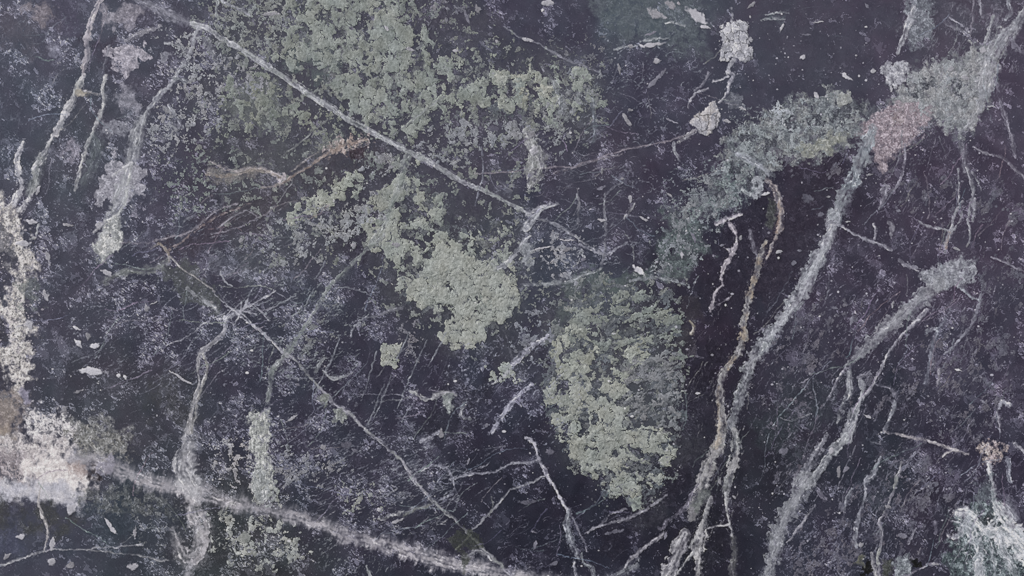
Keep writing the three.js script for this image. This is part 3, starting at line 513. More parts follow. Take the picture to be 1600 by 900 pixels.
patch([[118, 138], [132, 140], [140, 146], [124, 150], [116, 146]], { col: [168, 160, 140], a: .8, soft: 3, edge: 3, h: .2, part: false });
vein([[132, 142, 3], [145, 146, 4], [158, 148, 3]], { col: [150, 148, 150], edge: 1 });
vein([[60, 250, 16], [58, 275, 14], [45, 300, 12]], { col: [110, 116, 118], a: .8, soft: 3, edge: 3, h: .2 });
vein([[36, 222, 4], [27, 250, 10], [30, 272, 10], [33, 292, 10], [24, 310, 12], [14, 326, 14]], { col: [190, 190, 195], h: .8, edge: 2.5, tex: 26, label: 'short white strand beside the left vein' });
vein([[172, 70, 2], [165, 92, 3], [161, 108, 4]], { col: [120, 122, 134], a: .7, edge: 1 });
vein([[165, 118, 4], [160, 140, 6], [164, 156, 6], [157, 178, 6], [147, 202, 5], [138, 223, 6], [130, 248, 5], [123, 274, 5], [117, 298, 4]], { col: [178, 180, 179], h: .8, edge: 1.5, soft: 1.1, label: 'thin white vein between the left vein and the grey branch' });
vein([[145, 215, 16], [150, 235, 20], [142, 260, 16], [130, 285, 12]], { col: [98, 108, 112], a: .7, soft: 4, edge: 4, h: .1, part: false });
patch([[-60, 300], [5, 305], [22, 335], [32, 360], [45, 388], [58, 408], [52, 430], [46, 452], [44, 480], [50, 510], [48, 545], [50, 575], [42, 605], [30, 616], [14, 612], [22, 590], [20, 578], [0, 570], [-60, 570], [-60, 545], [8, 540], [14, 520], [12, 505], [0, 500], [-60, 500], [-60, 470], [5, 468], [18, 452], [25, 435], [18, 410], [8, 395], [-60, 385]], { col: [168, 165, 160], col2: [186, 181, 175], h: .7, tex: 24, soft: 7, edge: 14, es: 18, mott: .42, hole: .1, label: 'broad crumbly pinkish crust along the left edge' });
tint([[0, 355], [12, 365], [20, 400], [26, 430], [0, 440], [-30, 400]], [70, 72, 84], .8, { soft: 3 });
tint([[-5, 505], [12, 505], [12, 535], [-5, 540]], [60, 60, 70], .8, { soft: 3 });
tint([[30, 440], [60, 445], [64, 470], [44, 480]], [100, 110, 106], .7, { soft: 6 });
points(30, 440, 40, 110, 160, { r: [.7, 1.8], col: [188, 182, 184], a: .7 });
points(25, 540, 32, 80, 110, { r: [.7, 1.8], col: [190, 182, 184], a: .7 });
points(30, 470, 40, 150, 180, { r: [.7, 1.8], col: [72, 72, 76], a: .7 });
vein([[60, 352, 2], [56, 370, 2], [48, 374, 2]], { col: [140, 144, 146] });
patch([[-60, 612], [20, 616], [40, 626], [34, 652], [22, 680], [-60, 688]], { col: [148, 136, 126], col2: [138, 126, 120], h: .3, tex: 16, soft: 12, edge: 14, a: .85, mott: .12, label: 'tan rust-stained patch at the left edge' });
patch([[-60, 660], [10, 668], [18, 684], [-60, 690]], { col: [166, 150, 128], a: .6, soft: 9, edge: 6, h: 0, part: false });
patch([[34, 608], [46, 610], [46, 628], [36, 630]], { col: [150, 146, 166], a: .8, soft: 4, edge: 5, h: .1, mott: .1, part: false });
patch([[42, 640], [66, 645], [96, 648], [124, 664], [126, 690], [84, 694], [50, 688], [36, 664]], { col: [174, 171, 172], col2: [192, 188, 188], h: .4, tex: 24, soft: 9, edge: 18, es: 14, mott: .55, fib: 14, ang: 1, label: 'feathery white crystal mass below the crust' });
patch([[108, 672], [150, 664], [196, 684], [205, 712], [170, 718], [125, 708]], { col: [112, 112, 108], h: .3, tex: 26, soft: 8, edge: 14, mott: .7, label: 'olive grey mottled area beside the pink mass' });
patch([[-60, 690], [15, 682], [45, 684], [98, 690], [118, 706], [100, 720], [40, 718], [-60, 712]], { col: [176, 170, 169], col2: [188, 182, 179], h: .3, tex: 18, soft: 11, edge: 14, mott: .3, label: 'pale grey upper band of the lower left mass' });
patch([[-60, 704], [20, 702], [52, 712], [60, 745], [40, 756], [-60, 752]], { col: [136, 128, 132], col2: [150, 142, 144], h: .3, tex: 22, soft: 8, edge: 10, mott: .5, label: 'pinkish grey flank of the lower left mass' });
patch([[30, 724], [56, 710], [104, 712], [132, 724], [146, 752], [134, 776], [100, 766], [62, 760], [36, 746]], { col: [202, 195, 190], col2: [212, 206, 201], h: .3, tex: 14, soft: 12, edge: 14, mott: .12, label: 'brightest pink-white core of the lower left mass' });
patch([[108, 726], [130, 716], [142, 728], [138, 744], [120, 744]], { col: [146, 128, 122], a: .75, soft: 7, edge: 7, h: .1, mott: .2, part: false });
for (const [x, y] of [[138, 743], [156, 746], [148, 730], [173, 734]]) patch([[x - 4, y - 5], [x + 4, y - 5], [x + 4, y + 6], [x - 4, y + 6]], { col: [62, 58, 64], soft: 4, edge: 5, h: -.2, mott: 0, part: false });
patch([[-60, 746], [15, 752], [60, 754], [106, 756], [128, 776], [122, 800], [95, 786], [60, 782], [0, 780], [-60, 776]], { col: [172, 173, 182], col2: [184, 183, 187], h: .2, tex: 9, soft: 8, edge: 7, mott: .1, label: 'bluish white band below the pink mass' });
smoke([[110, 660], [160, 650], [210, 680], [190, 715], [140, 715]], [118, 120, 118], .7, { tex: 34, hole: .4 });
smoke([[120, 770], [180, 760], [260, 780], [270, 810], [200, 800], [140, 800]], [100, 104, 102], .6, { tex: 34, hole: .45 });
vein([[70, 730, 2], [70, 750, 2], [62, 770, 3], [60, 785, 3], [68, 805, 5], [73, 825, 4], [72, 850, 2], [68, 865, 2]], { col: [168, 164, 162], edge: 1.5, h: .4, jit: 2, label: 'thin white crack running down from the pink mass' });
vein([[-5, 886, 4], [30, 875, 4], [60, 864, 3], [100, 859, 2], [130, 860, 2], [170, 856, 2], [225, 852, 2]], { col: [138, 140, 146], edge: 1.5, h: .4, jit: 2, label: 'thin pale crack across the lower left corner' });
vein([[120, 858, 2], [170, 864, 2], [215, 868, 2], [245, 876, 3], [262, 876, 2]], { col: [128, 130, 134], edge: 1.2, jit: 2 });

// smoky feathered vein, lower left to bottom centre
vein([[110, 715, 18], [150, 722, 20], [178, 732, 24], [205, 744, 24], [232, 754, 24], [262, 760, 22], [290, 764, 26], [320, 772, 24], [360, 786, 18], [400, 794, 18], [440, 803, 18], [475, 812, 20], [505, 822, 20], [540, 838, 20], [575, 846, 22], [610, 854, 20], [650, 866, 22], [690, 878, 24], [730, 886, 22], [765, 892, 24], [795, 898, 14]], { col: [170, 167, 171], col2: [156, 154, 160], soft: 6, edge: 5, es: 14, fuzz: .32, tex: 16, fib: 3, h: .2, a: .9, halo: .2, label: 'smoky feathered lilac-grey vein across the lower left' });
patch([[150, 722], [175, 712], [180, 738], [165, 745], [150, 740]], { col: [138, 136, 150], a: .8, soft: 3, edge: 6, hole: .3, name: 'clouded_mineral' });
vein([[294, 674, 14], [296, 690, 24], [290, 712, 27], [290, 732, 30], [298, 752, 34], [306, 770, 30]], { col: [166, 167, 170], soft: 5, fib: 3, halo: .1, edge: 3, h: .4, a: .92, label: 'smoky white upright strand above the feathered vein' });
vein([[300, 785, 20], [303, 805, 24], [313, 825, 30], [315, 848, 26], [308, 868, 32], [290, 874, 24], [280, 856, 12], [272, 828, 8]], { col: [164, 162, 165], soft: 5, edge: 6, h: .3, a: .92, tex: 22, fib: 3, halo: .1, label: 'smoky white hook below the feathered vein' });
vein([[300, 885, 18], [292, 905, 12]], { col: [150, 150, 156], soft: 4, edge: 4, a: .85 });
patch([[388, 650], [398, 640], [416, 641], [426, 662], [422, 690], [417, 712], [424, 735], [428, 762], [406, 776], [392, 766], [398, 735], [392, 700], [386, 675]], { col: [150, 155, 150], col2: [166, 170, 164], h: .8, tex: 22, edge: 6, fib: 20, ang: 1.5, soft: 4, mott: .4, splint: 8, label: 'stubby pale green upright vein at the lower left' });
vein([[404, 745, 28], [410, 775, 30]], { col: [136, 142, 142], brk: .25, edge: 6, tex: 30, h: .7 });

// braided vein and the white star
vein([[350, 516, 7], [342, 528, 8], [325, 543, 9], [312, 553, 8]], { col: [142, 142, 148], h: .6, edge: 1.5, rim: .5, label: 'upper end of the braided vein' });
vein([[312, 553, 6], [309, 572, 5], [312, 595, 5], [306, 622, 6], [299, 645, 6], [293, 676, 6]], { col: [146, 146, 148], h: .8, edge: 1.2, jit: 2, label: 'left strand of the braided vein' });
vein([[316, 553, 5], [323, 568, 5], [320, 590, 5], [314, 612, 5], [308, 632, 5], [303, 655, 5], [297, 676, 5]], { col: [150, 150, 148], h: .8, edge: 1.2, jit: 2, label: 'right strand of the braided vein' });
const star = { col: [150, 152, 162], edge: 1, soft: .9, h: .5, name: 'vein' };
vein([[292, 452, 5], [312, 466, 6], [330, 478, 7], [345, 492, 8], [354, 500, 5]], { ...star, col: [136, 140, 146], brk: .15, edge: 2.5, label: 'pale line running into the white star' });
vein([[340, 500, 4], [356, 496, 6], [370, 489, 5], [386, 480, 4], [402, 472, 3], [430, 455, 2]], star);
vein([[336, 462, 2], [355, 478, 2], [372, 490, 3]], star);
vein([[388, 468, 2], [382, 482, 3], [374, 492, 3], [368, 505, 2]], star);
vein([[352, 496, 6], [352, 510, 7], [348, 520, 6]], star);
vein([[370, 490, 3], [385, 502, 4], [400, 512, 4], [420, 530, 5], [440, 548, 6], [452, 558, 6]], { ...star, brk: .25, edge: 2.5 });
vein([[395, 475, 2], [420, 500, 1.6]], star);
vein([[350, 490, 2], [320, 505, 2], [295, 525, 2], [260, 540, 1.5]], { ...star, brk: .3 });
for (const [a, b, c, d] of [[375, 488, 350, 478], [375, 488, 392, 505], [375, 488, 378, 470], [360, 495, 345, 505], [360, 495, 366, 512], [355, 492, 372, 478], [372, 486, 400, 492]]) vein([[a, b, 2], [(a + c) / 2 + 1, (b + d) / 2 - 1, 1.6], [c, d, 1.2]], { ...star, part: false });
vein([[165, 440, 8], [182, 432, 9], [200, 425, 12], [225, 424, 12], [245, 420, 10], [262, 408, 9]], { col: [112, 118, 116], soft: 3, edge: 4, h: .3, rim: .6, rimCol: [140, 144, 144], label: 'olive grey vein left of the star' });
vein([[235, 388, 3], [250, 382, 3], [262, 396, 4], [264, 410, 3]], { col: [136, 132, 132], edge: 1.5 });
vein([[266, 402, 2], [285, 420, 2], [305, 434, 2], [335, 455, 2]], { col: [150, 148, 146], edge: 1, label: 'fine pale line above the star' });
vein([[190, 380, 2], [225, 380, 2], [248, 376, 3], [270, 370, 4], [290, 366, 4], [310, 352, 3], [330, 335, 3], [350, 325, 3], [372, 318, 2]], { col: [124, 120, 130], edge: 2, brk: .1, jit: 2 });
vein([[340, 358, 2], [352, 348, 2.5], [365, 338, 2.5], [385, 330, 2], [402, 338, 2]], { col: [130, 128, 138], edge: 1 });
vein([[330, 365, 2], [370, 358, 2], [395, 345, 2], [425, 330, 2]], { col: [116, 114, 126], edge: 1.4, brk: .2 });
vein([[345, 425, 2], [352, 440, 2.5], [362, 448, 2]], { col: [140, 144, 152], edge: 1 });
patch([[320, 275], [328, 258], [350, 268], [372, 268], [398, 258], [402, 270], [370, 282], [345, 286]], { col: [108, 107, 106], col2: [126, 122, 118], h: .3, soft: 5, edge: 8, mott: .5, a: .8, label: 'beige streak left of the orange fleck' });
vein([[330, 252, 3], [345, 262, 3], [370, 268, 4], [385, 264, 5], [402, 262, 4], [430, 272, 4], [455, 282, 3]], { col: [140, 134, 134], edge: 2, h: .5, brk: .1 });
patch([[425, 270], [440, 272], [450, 280], [438, 288], [430, 282]], { col: [164, 158, 162], h: .6, soft: 1.5, edge: 4, hole: .25, name: 'crystal' });
vein([[410, 295, 3], [440, 288, 4], [465, 270, 3], [490, 255, 3], [515, 240, 4], [540, 228, 4]], { col: [128, 122, 122], edge: 2, brk: .12, jit: 2 });
vein([[455, 268, 2], [480, 250, 2.4], [505, 232, 2]], { col: [120, 116, 116], edge: 1 });
patch([[508, 232], [520, 222], [545, 215], [575, 214], [580, 224], [556, 232], [540, 240], [518, 242]], { col: [146, 136, 134], col2: [160, 142, 132], h: .4, tex: 30, soft: 3, edge: 9, es: 9, hole: .34, mott: .6, a: .9, label: 'small orange-tan fleck below the long diagonal vein' });
patch([[545, 236], [575, 228], [570, 244], [550, 250]], { col: [64, 52, 62], a: .8, soft: 3, edge: 4, h: 0, part: false });

// ---------------------------------------------------------------- veins: centre
vein([[640, 244, 12], [632, 262, 14], [626, 285, 12], [617, 308, 7], [610, 330, 5], [602, 352, 6], [594, 366, 12], [584, 380, 12], [568, 396, 6], [548, 414, 6], [530, 434, 6], [514, 448, 6], [500, 472, 5], [487, 496, 6], [476, 512, 7], [462, 532, 9], [448, 553, 10], [436, 568, 10], [426, 580, 10], [422, 600, 8], [418, 625, 6]], { col: [134, 141, 140], col2: [120, 130, 126], edge: 2.2, h: .6, rim: .3, a: .85, label: 'greenish vein crossing from the flaky patch to the long thin vein' });
vein([[448, 553, 4], [465, 567, 5], [482, 586, 4], [500, 606, 5], [520, 628, 5], [534, 639, 4], [550, 651, 4], [572, 672, 5], [582, 680, 4], [600, 695, 4], [616, 711, 5], [632, 726, 5], [643, 742, 5], [652, 759, 6], [675, 782, 6], [700, 805, 4], [732, 834, 4], [757, 860, 4], [782, 884, 4], [802, 902, 4]], { col: [146, 146, 156], col2: [134, 138, 138], edge: 1.4, soft: 1, h: .7, jit: 2, label: 'long thin pale vein running down to the bottom centre' });
vein([[735, 832, 2.5], [748, 820, 2.5], [762, 805, 3], [780, 786, 3], [797, 767, 2.6], [815, 760, 3], [834, 754, 3.5], [850, 744, 4]], { col: [124, 126, 134], edge: 1, h: .5, jit: 1.5, label: 'fine branch rising right from the long thin vein' });
vein([[764, 808, 1.6], [770, 790, 1.8], [768, 778, 1.4]], { col: [108, 112, 112] });
vein([[735, 836, 2.4], [722, 850, 2.6], [712, 860, 2]], { col: [122, 126, 118], edge: 1 });
tint([[715, 850], [738, 835], [752, 850], [735, 868], [712, 868]], [62, 68, 58], .8, { soft: 5 });
vein([[704, 750, 3], [720, 745, 3.5], [745, 740, 4], [770, 738, 3], [800, 726, 3], [838, 721, 4]], { col: [132, 134, 146], edge: 1.4, h: .5, jit: 1.5, label: 'pale strand reaching right to the bright bent vein' });
vein([[730, 742, 1.6], [748, 732, 1.8], [762, 728, 1.4]], { col: [112, 114, 126] });
vein([[760, 712, 1.5], [775, 702, 2], [788, 698, 1.6]], { col: [112, 114, 126] });
vein([[822, 685, 4], [834, 692, 5], [840, 712, 5], [848, 730, 6], [856, 745, 5], [866, 760, 4], [874, 776, 4], [884, 792, 5], [889, 802, 5]], { col: [164, 164, 176], edge: 1.6, h: .8, label: 'bright bent vein at the bottom centre' });
vein([[889, 800, 8], [886, 825, 11], [891, 845, 10], [899, 864, 8], [904, 874, 5]], { col: [126, 132, 140], edge: 3, soft: 2, tex: 24, h: .5, brk: .1, label: 'blurred lower stretch of the bright bent vein' });
vein([[893, 805, 2], [902, 826, 2], [910, 842, 2], [918, 862, 1.5]], { col: [112, 112, 126] });
vein([[897, 880, 4], [901, 904, 5]], { col: [148, 150, 160], edge: 1.4 });
vein([[909, 865, 3], [912, 880, 4], [924, 888, 8], [930, 904, 8]], { col: [120, 126, 132], edge: 2, brk: .1 });
vein([[918, 833, 3], [930, 826, 3.5], [942, 821, 4], [970, 814, 4.5], [990, 806, 5], [1005, 800, 5], [1022, 788, 4], [1042, 774, 3]], { col: [122, 122, 132], edge: 2, h: .5, brk: .08, label: 'soft grey vein under the green patch' });
vein([[938, 822, 2], [950, 808, 3], [965, 800, 4], [978, 796, 3]], { col: [132, 132, 142], edge: 2, brk: .15 });
vein([[976, 890, 4], [984, 876, 6], [996, 866, 6], [1012, 853, 5], [1026, 843, 4], [1036, 834, 4]], { col: [148, 147, 154], edge: 1.5, h: .7, label: 'short bright vein near the bottom right of centre' });
vein([[1030, 828, 5], [1038, 824, 5], [1042, 814, 4], [1052, 810, 5], [1064, 800, 6], [1076, 790, 7], [1084, 772, 6], [1092, 748, 3], [1096, 735, 2]], { col: [104, 102, 116], edge: 2, h: .4 });
vein([[978, 892, 12], [992, 884, 10], [998, 874, 5]], { col: [104, 108, 116], brk: .3, edge: 4, soft: 3, part: false });
vein([[790, 520, 1], [800, 560, 1]], { part: false, a: .3 });
// white forked splash where the long diagonal ends
vein([[820, 358, 12], [828, 350, 14], [838, 338, 10], [848, 326, 6], [872, 318, 3]], { col: [160, 164, 170], edge: 2.5, h: .8, tex: 22, label: 'white splash at the end of the long diagonal vein' });
vein([[796, 408, 8], [806, 396, 8], [818, 380, 7], [828, 370, 5]], { col: [150, 154, 160], edge: 2.5, h: .6 });
vein([[776, 420, 8], [790, 412, 8], [800, 402, 7]], { col: [150, 154, 160], edge: 2.5, h: .6 });
vein([[822, 336, 3], [835, 330, 8], [846, 324, 5], [860, 318, 3]], { col: [158, 160, 168], edge: 2, brk: .1 });
smoke([[812, 375], [830, 378], [828, 408], [815, 412]], [136, 142, 146], .8, { soft: 3 });
vein([[860, 348, 4], [875, 356, 6], [890, 364, 4]], { col: [118, 122, 134], edge: 3, brk: .2 });
vein([[906, 382, 3], [918, 388, 3], [930, 394, 4], [948, 398, 6], [962, 390, 3], [980, 380, 2]], { col: [132, 134, 146], edge: 1.6, brk: .1 });
vein([[944, 304, 4], [945, 330, 5], [946, 360, 4], [944, 392, 3], [938, 420, 3]], { col: [116, 118, 128], edge: 2, brk: .25 });
vein([[902, 305, 3], [904, 325, 4], [903, 350, 3]], { col: [122, 124, 134], edge: 1.5, brk: .15 });
vein([[946, 306, 3], [958, 294, 3], [972, 285, 3]], { col: [112, 114, 126], edge: 1.5 });
vein([[976, 342, 4], [985, 328, 5], [992, 318, 4]], { col: [140, 142, 146], edge: 1.5, brk: .1 });
vein([[820, 446, 4], [860, 444, 6], [890, 438, 6], [920, 428, 5], [940, 420, 3]], { col: [126, 132, 136], edge: 3, brk: .12, soft: 2 });
vein([[985, 440, 4], [1020, 434, 5], [1050, 438, 5], [1075, 446, 4]], { col: [122, 128, 134], edge: 3, brk: .2 });
vein([[742, 272, 1.6], [800, 269, 1.8], [832, 264, 2], [895, 261, 2], [912, 254, 2], [930, 250, 2.4], [970, 236, 2.2], [1020, 225, 2], [1050, 220, 2], [1085, 206, 2]], { col: [136, 128, 136], edge: .8, a: .8, jit: 1.5, name: 'hairline_crack', label: 'fine rust-grey hairline across the upper centre' });
vein([[865, 272, 2], [930, 252, 2.2], [975, 240, 1.6]], { col: [108, 104, 114], brk: .2, part: false });
vein([[788, 42, 2], [812, 58, 2], [838, 67, 2.4], [882, 92, 3], [920, 107, 3], [940, 116, 2]], { col: [116, 118, 130], edge: .8, a: .8, name: 'hairline_crack', label: 'fine hairline in the upper centre' });
vein([[925, 155, 5], [928, 180, 6], [930, 205, 4], [926, 222, 3]], { col: [100, 108, 118], edge: 1.6, soft: 2 });
vein([[822, 206, 16], [832, 228, 26], [840, 250, 30], [834, 275, 22], [826, 296, 12]], { col: [136, 139, 139], edge: 5, tex: 40, h: .6, brk: .12, label: 'crumbly upright grey strand right of the long diagonal' });
vein([[867, 130, 8], [875, 150, 10], [878, 175, 8]], { col: [124, 130, 136], edge: 4, tex: 30, brk: .1 });
vein([[845, 100, 6], [862, 128, 7], [870, 140, 5]], { part: false, col: [120, 126, 128], a: .5 });
vein([[752, 230, 2], [756, 260, 2.5], [752, 285, 2], [742, 320, 1.5]], { col: [112, 116, 130], edge: 1.4, brk: .2 });
vein([[612, 214, 1.5], [640, 192, 2], [670, 168, 2], [694, 152, 1.5]], { col: [118, 122, 126], edge: .8, name: 'hairline_crack' });
vein([[440, 245, 1.6], [470, 222, 2], [500, 196, 2], [530, 175, 1.6]], { col: [112, 116, 116], name: 'hairline_crack' });
vein([[322, 62, 8], [330, 78, 7], [336, 95, 5], [342, 108, 3]], { col: [120, 124, 132], edge: 2, soft: 2 });
vein([[264, 164, 4], [276, 184, 4], [286, 200, 2]], { col: [128, 132, 142], edge: 1 });
vein([[258, 68, 4], [275, 70, 4], [290, 78, 5], [298, 84, 4]], { col: [138, 142, 148], edge: 1.6 });
vein([[195, 65, 5], [215, 55, 6], [232, 48, 6], [252, 42, 4]], { col: [140, 140, 148], edge: 2, brk: .1 });
vein([[272, 122, 6], [290, 128, 5]], { col: [124, 130, 136], edge: 1.6 });
vein([[340, 0, 4], [339, 15, 4], [338, 26, 3]], { col: [128, 134, 138], edge: 1 });
vein([[355, 5, 3], [375, 15, 3], [390, 24, 3]], { col: [124, 128, 138], edge: 1 });
for (const L of [[530, 530, 515, 567, 488, 622], [697, 520, 682, 550, 668, 574], [667, 532, 645, 580, 620, 638], [612, 587, 598, 622, 584, 654], [588, 550, 578, 584, 566, 622], [648, 627, 636, 645, 628, 660], [640, 520, 628, 545, 618, 565], [600, 602, 588, 630, 576, 662], [490, 452, 478, 478, 470, 506], [508, 408, 500, 425, 492, 436], [422, 468, 400, 480, 388, 488], [462, 462, 440, 474, 418, 486], [520, 455, 545, 450, 580, 462]])
  vein([[L[0], L[1], 1.5], [L[2], L[3], 2], [L[4], L[5], 1.4]], { col: [124, 130, 138], edge: .6, soft: .8, a: .8, h: .2, name: 'hairline_crack' });
vein([[575, 497, 2], [590, 494, 4], [610, 486, 6], [630, 480, 4]], { col: [106, 108, 118], edge: 2, soft: 2 });
vein([[548, 525, 4], [552, 514, 4], [562, 502, 3], [572, 497, 2]], { col: [124, 128, 138], edge: 1.6 });
vein([[505, 580, 2], [516, 590, 4], [526, 592, 5], [540, 588, 3], [550, 583, 2]], { col: [142, 146, 150], edge: 1.2, label: 'small white arc in the dark centre' });
vein([[494, 580, 7], [504, 564, 7], [510, 560, 4]], { col: [124, 130, 132], edge: 3, brk: .1 });
vein([[641, 611, 3], [650, 614, 8], [658, 623, 6], [672, 624, 4], [684, 617, 8], [700, 613, 6], [712, 616, 3]], { col: [146, 148, 150], edge: 2, h: .8, label: 'pale bracket-shaped vein in the dark centre' });
patch([[690, 616], [708, 613], [708, 640], [702, 648], [692, 635]], { col: [132, 140, 138], h: .5, soft: 3, edge: 3, label: 'pale green smear hanging from the bracket vein' });
patch([[498, 622], [508, 614], [515, 628], [506, 638]], { col: [122, 128, 122], h: .5, soft: 3, edge: 3 });
patch([[516, 642], [532, 640], [546, 652], [538, 664], [522, 660]], { col: [126, 132, 128], h: .6, tex: 20, fib: 12, ang: -.6, soft: 2, edge: 5, hole: .12 });
vein([[768, 676, 7], [778, 660, 8], [788, 646, 9], [799, 630, 8], [810, 618, 6], [832, 602, 4]], { col: [150, 152, 168], edge: 3, tex: 36, brk: .12, h: .8, label: 'frosty white streak right of the dark centre' });
vein([[802, 568, 7], [815, 556, 9], [830, 543, 9], [846, 532, 7], [858, 522, 5]], { col: [156, 158, 172], edge: 3.5, tex: 36, brk: .16, h: .8, label: 'frosty white streak beside the green patch' });
vein([[770, 600, 5], [782, 592, 6], [795, 580, 5]], { col: [160, 162, 168], edge: 3, brk: .15 });
vein([[720, 640, 4], [726, 630, 4], [720, 650, 5], [735, 655, 6]], { col: [120, 124, 130], edge: 3, brk: .2 });
vein([[660, 690, 6], [676, 682, 8], [685, 676, 5]], { col: [134, 136, 148], edge: 3, brk: .2 });
vein([[655, 735, 5], [680, 728, 6], [698, 734, 6], [706, 748, 4], [710, 768, 4], [696, 778, 3]], { col: [126, 128, 142], edge: 3, brk: .15, tex: 26 });
vein([[630, 806, 4], [650, 796, 5], [672, 790, 4]], { col: [112, 116, 112], edge: 2, soft: 2 });
vein([[596, 810, 5], [615, 806, 6], [630, 800, 3]], { col: [134, 136, 140], edge: 3, brk: .15 });
vein([[732, 868, 8], [750, 862, 8], [768, 876, 8]], { col: [130, 132, 138], edge: 4, brk: .15, soft: 3 });
vein([[572, 885, 3], [578, 900, 4]], { col: [140, 146, 148], edge: 1 });

// ---------------------------------------------------------------- veins: right
vein([[1146, 94, 8], [1138, 108, 8], [1136, 116, 4]], { col: [163, 165, 171], edge: 1.5, h: .8 });
vein([[1136, 112, 4], [1145, 118, 5], [1139, 130, 6], [1136, 146, 3], [1124, 160, 2.5]], { col: [173, 173, 183], edge: 1.4, h: .6, label: 'thin white thread between the two crystal blocks' });
vein([[1115, 126, 4], [1130, 124, 3], [1138, 120, 2]], { col: [173, 173, 181], edge: 1 });
vein([[1107, 112, 3], [1103, 125, 3.5], [1095, 134, 3], [1085, 142, 2]], { col: [133, 133, 145], edge: 1 });
vein([[1107, 138, 2.5], [1090, 144, 3.5], [1080, 154, 3], [1076, 168, 2]], { col: [147, 147, 157], edge: 1 });
vein([[1145, 30, 2], [1143, 20, 1.6], [1144, 12, 1.2]], { col: [153, 155, 163], part: false });
vein([[1085, 206, 8], [1075, 214, 8], [1060, 222, 5]], { col: [141, 141, 145], edge: 3, brk: .15 });
vein([[1053, 225, 4], [1056, 240, 5], [1060, 250, 2]], { col: [143, 147, 153], edge: 1.6, brk: .1 });
vein([[1152, 240, 6], [1170, 250, 7], [1190, 262, 6], [1200, 272, 4]], { col: [143, 149, 159], edge: 1.5, soft: 2 });
vein([[1068, 304, 3], [1090, 302, 3], [1118, 300, 3]], { col: [83, 91, 97], edge: 1, h: -.4, part: false });
smoke([[1178, 278], [1196, 268], [1200, 285], [1186, 310], [1176, 305]], [146, 152, 158], .9, { soft: 3 });
vein([[1160, 296, 5], [1172, 304, 5]], { col: [163, 171, 173], edge: 1.5 });
vein([[1120, 350, 5], [1135, 343, 6], [1150, 337, 6], [1160, 334, 3]], { col: [167, 163, 173], edge: 1.5, h: .7, label: 'pinkish white splinter at the head of the right veins' });
vein([[1140, 352, 7], [1148, 362, 5], [1152, 374, 4], [1146, 392, 5], [1136, 410, 5], [1128, 430, 5], [1128, 446, 3], [1118, 456, 5], [1113, 472, 5], [1110, 486, 3]], { col: [161, 155, 163], edge: 1.8, h: .7, tex: 26, label: 'thin pinkish vein left of the twin right veins' });
vein([[1132, 388, 1.8], [1140, 394, 2.4], [1148, 396, 2]], { col: [173, 169, 175] });
vein([[1198, 282, 8], [1210, 294, 10], [1216, 310, 7], [1219, 330, 8], [1221, 350, 7], [1214, 366, 6], [1206, 384, 6], [1198, 404, 4]], { col: [155, 151, 153], col2: [165, 151, 143], edge: 2, h: .7, tex: 26, label: 'tan-edged loop at the head of the twin veins' });
patch([[1200, 310], [1212, 312], [1214, 345], [1204, 362], [1196, 350]], { col: [70, 74, 74], soft: 3, edge: 3, h: 0, a: .9, part: false });
vein([[1172, 360, 5], [1176, 382, 6], [1184, 402, 6]], { col: [135, 135, 147], edge: 1.5, soft: 2 });
vein([[1198, 376, 5], [1188, 400, 8], [1182, 425, 6], [1175, 446, 8], [1168, 470, 13], [1164, 495, 13], [1162, 515, 12], [1160, 538, 10], [1146, 562, 8], [1134, 578, 8], [1126, 590, 10]], { col: [141, 141, 141], col2: [160, 146, 124], edge: 2.4, h: .7, tex: 26, even: 0, rough: .7, label: 'tan grey left vein of the twin veins, upper stretch' });
vein([[1128, 585, 10.3], [1124, 605, 11.2], [1126, 628, 12.0], [1127, 655, 14.6], [1127, 680, 15.5], [1118, 705, 18.9], [1108, 730, 20.6], [1098, 757, 22.4], [1090, 785, 22.4], [1082, 808, 17.2]], { col: [141, 141, 139], col2: [153, 153, 153], edge: 2.4, h: .9, tex: 28, fib: 12, even: 0, rough: .7, a: .86, soft: 1.4, fade: 1.2, label: 'tan grey left vein of the twin veins, lower stretch' });
vein([[1124, 665, 7], [1124, 685, 8], [1118, 700, 6]], { col: [169, 159, 141], a: .7, soft: 3, h: .1, part: false });
patch([[1096, 765], [1110, 760], [1104, 785], [1090, 800], [1080, 790]], { col: [104, 112, 108], soft: 4, edge: 4, h: 0, a: .7, part: false });
vein([[1110, 778, 6], [1104, 800, 8], [1098, 822, 10], [1088, 840, 4], [1076, 856, 3]], { col: [159, 161, 161], edge: 2, h: .7 });
vein([[1098, 815, 8], [1094, 838, 18], [1090, 858, 18], [1092, 880, 10], [1090, 906, 12]], { col: [165, 165, 165], edge: 3, h: .8, tex: 28, label: 'bright foot of the left twin vein' });
vein([[1070, 835, 14], [1062, 852, 20], [1054, 872, 22], [1044, 895, 18], [1036, 910, 16]], { col: [151, 151, 155], edge: 3, h: .7, tex: 28, label: 'grey foot strand left of the bright foot' });
vein([[1084, 860, 3], [1074, 876, 4], [1062, 892, 3]], { col: [141, 143, 145], edge: 1.2 });
vein([[1364, 202, 8], [1357, 220, 18], [1349, 240, 24], [1340, 268, 24], [1327, 294, 24], [1313, 318, 20], [1304, 345, 19]], { col: [125, 135, 143], col2: [139, 147, 153], edge: 2, soft: 2, h: .6, tex: 18, even: 0, rough: .8, label: 'broad blue-grey right twin vein, upper stretch' });
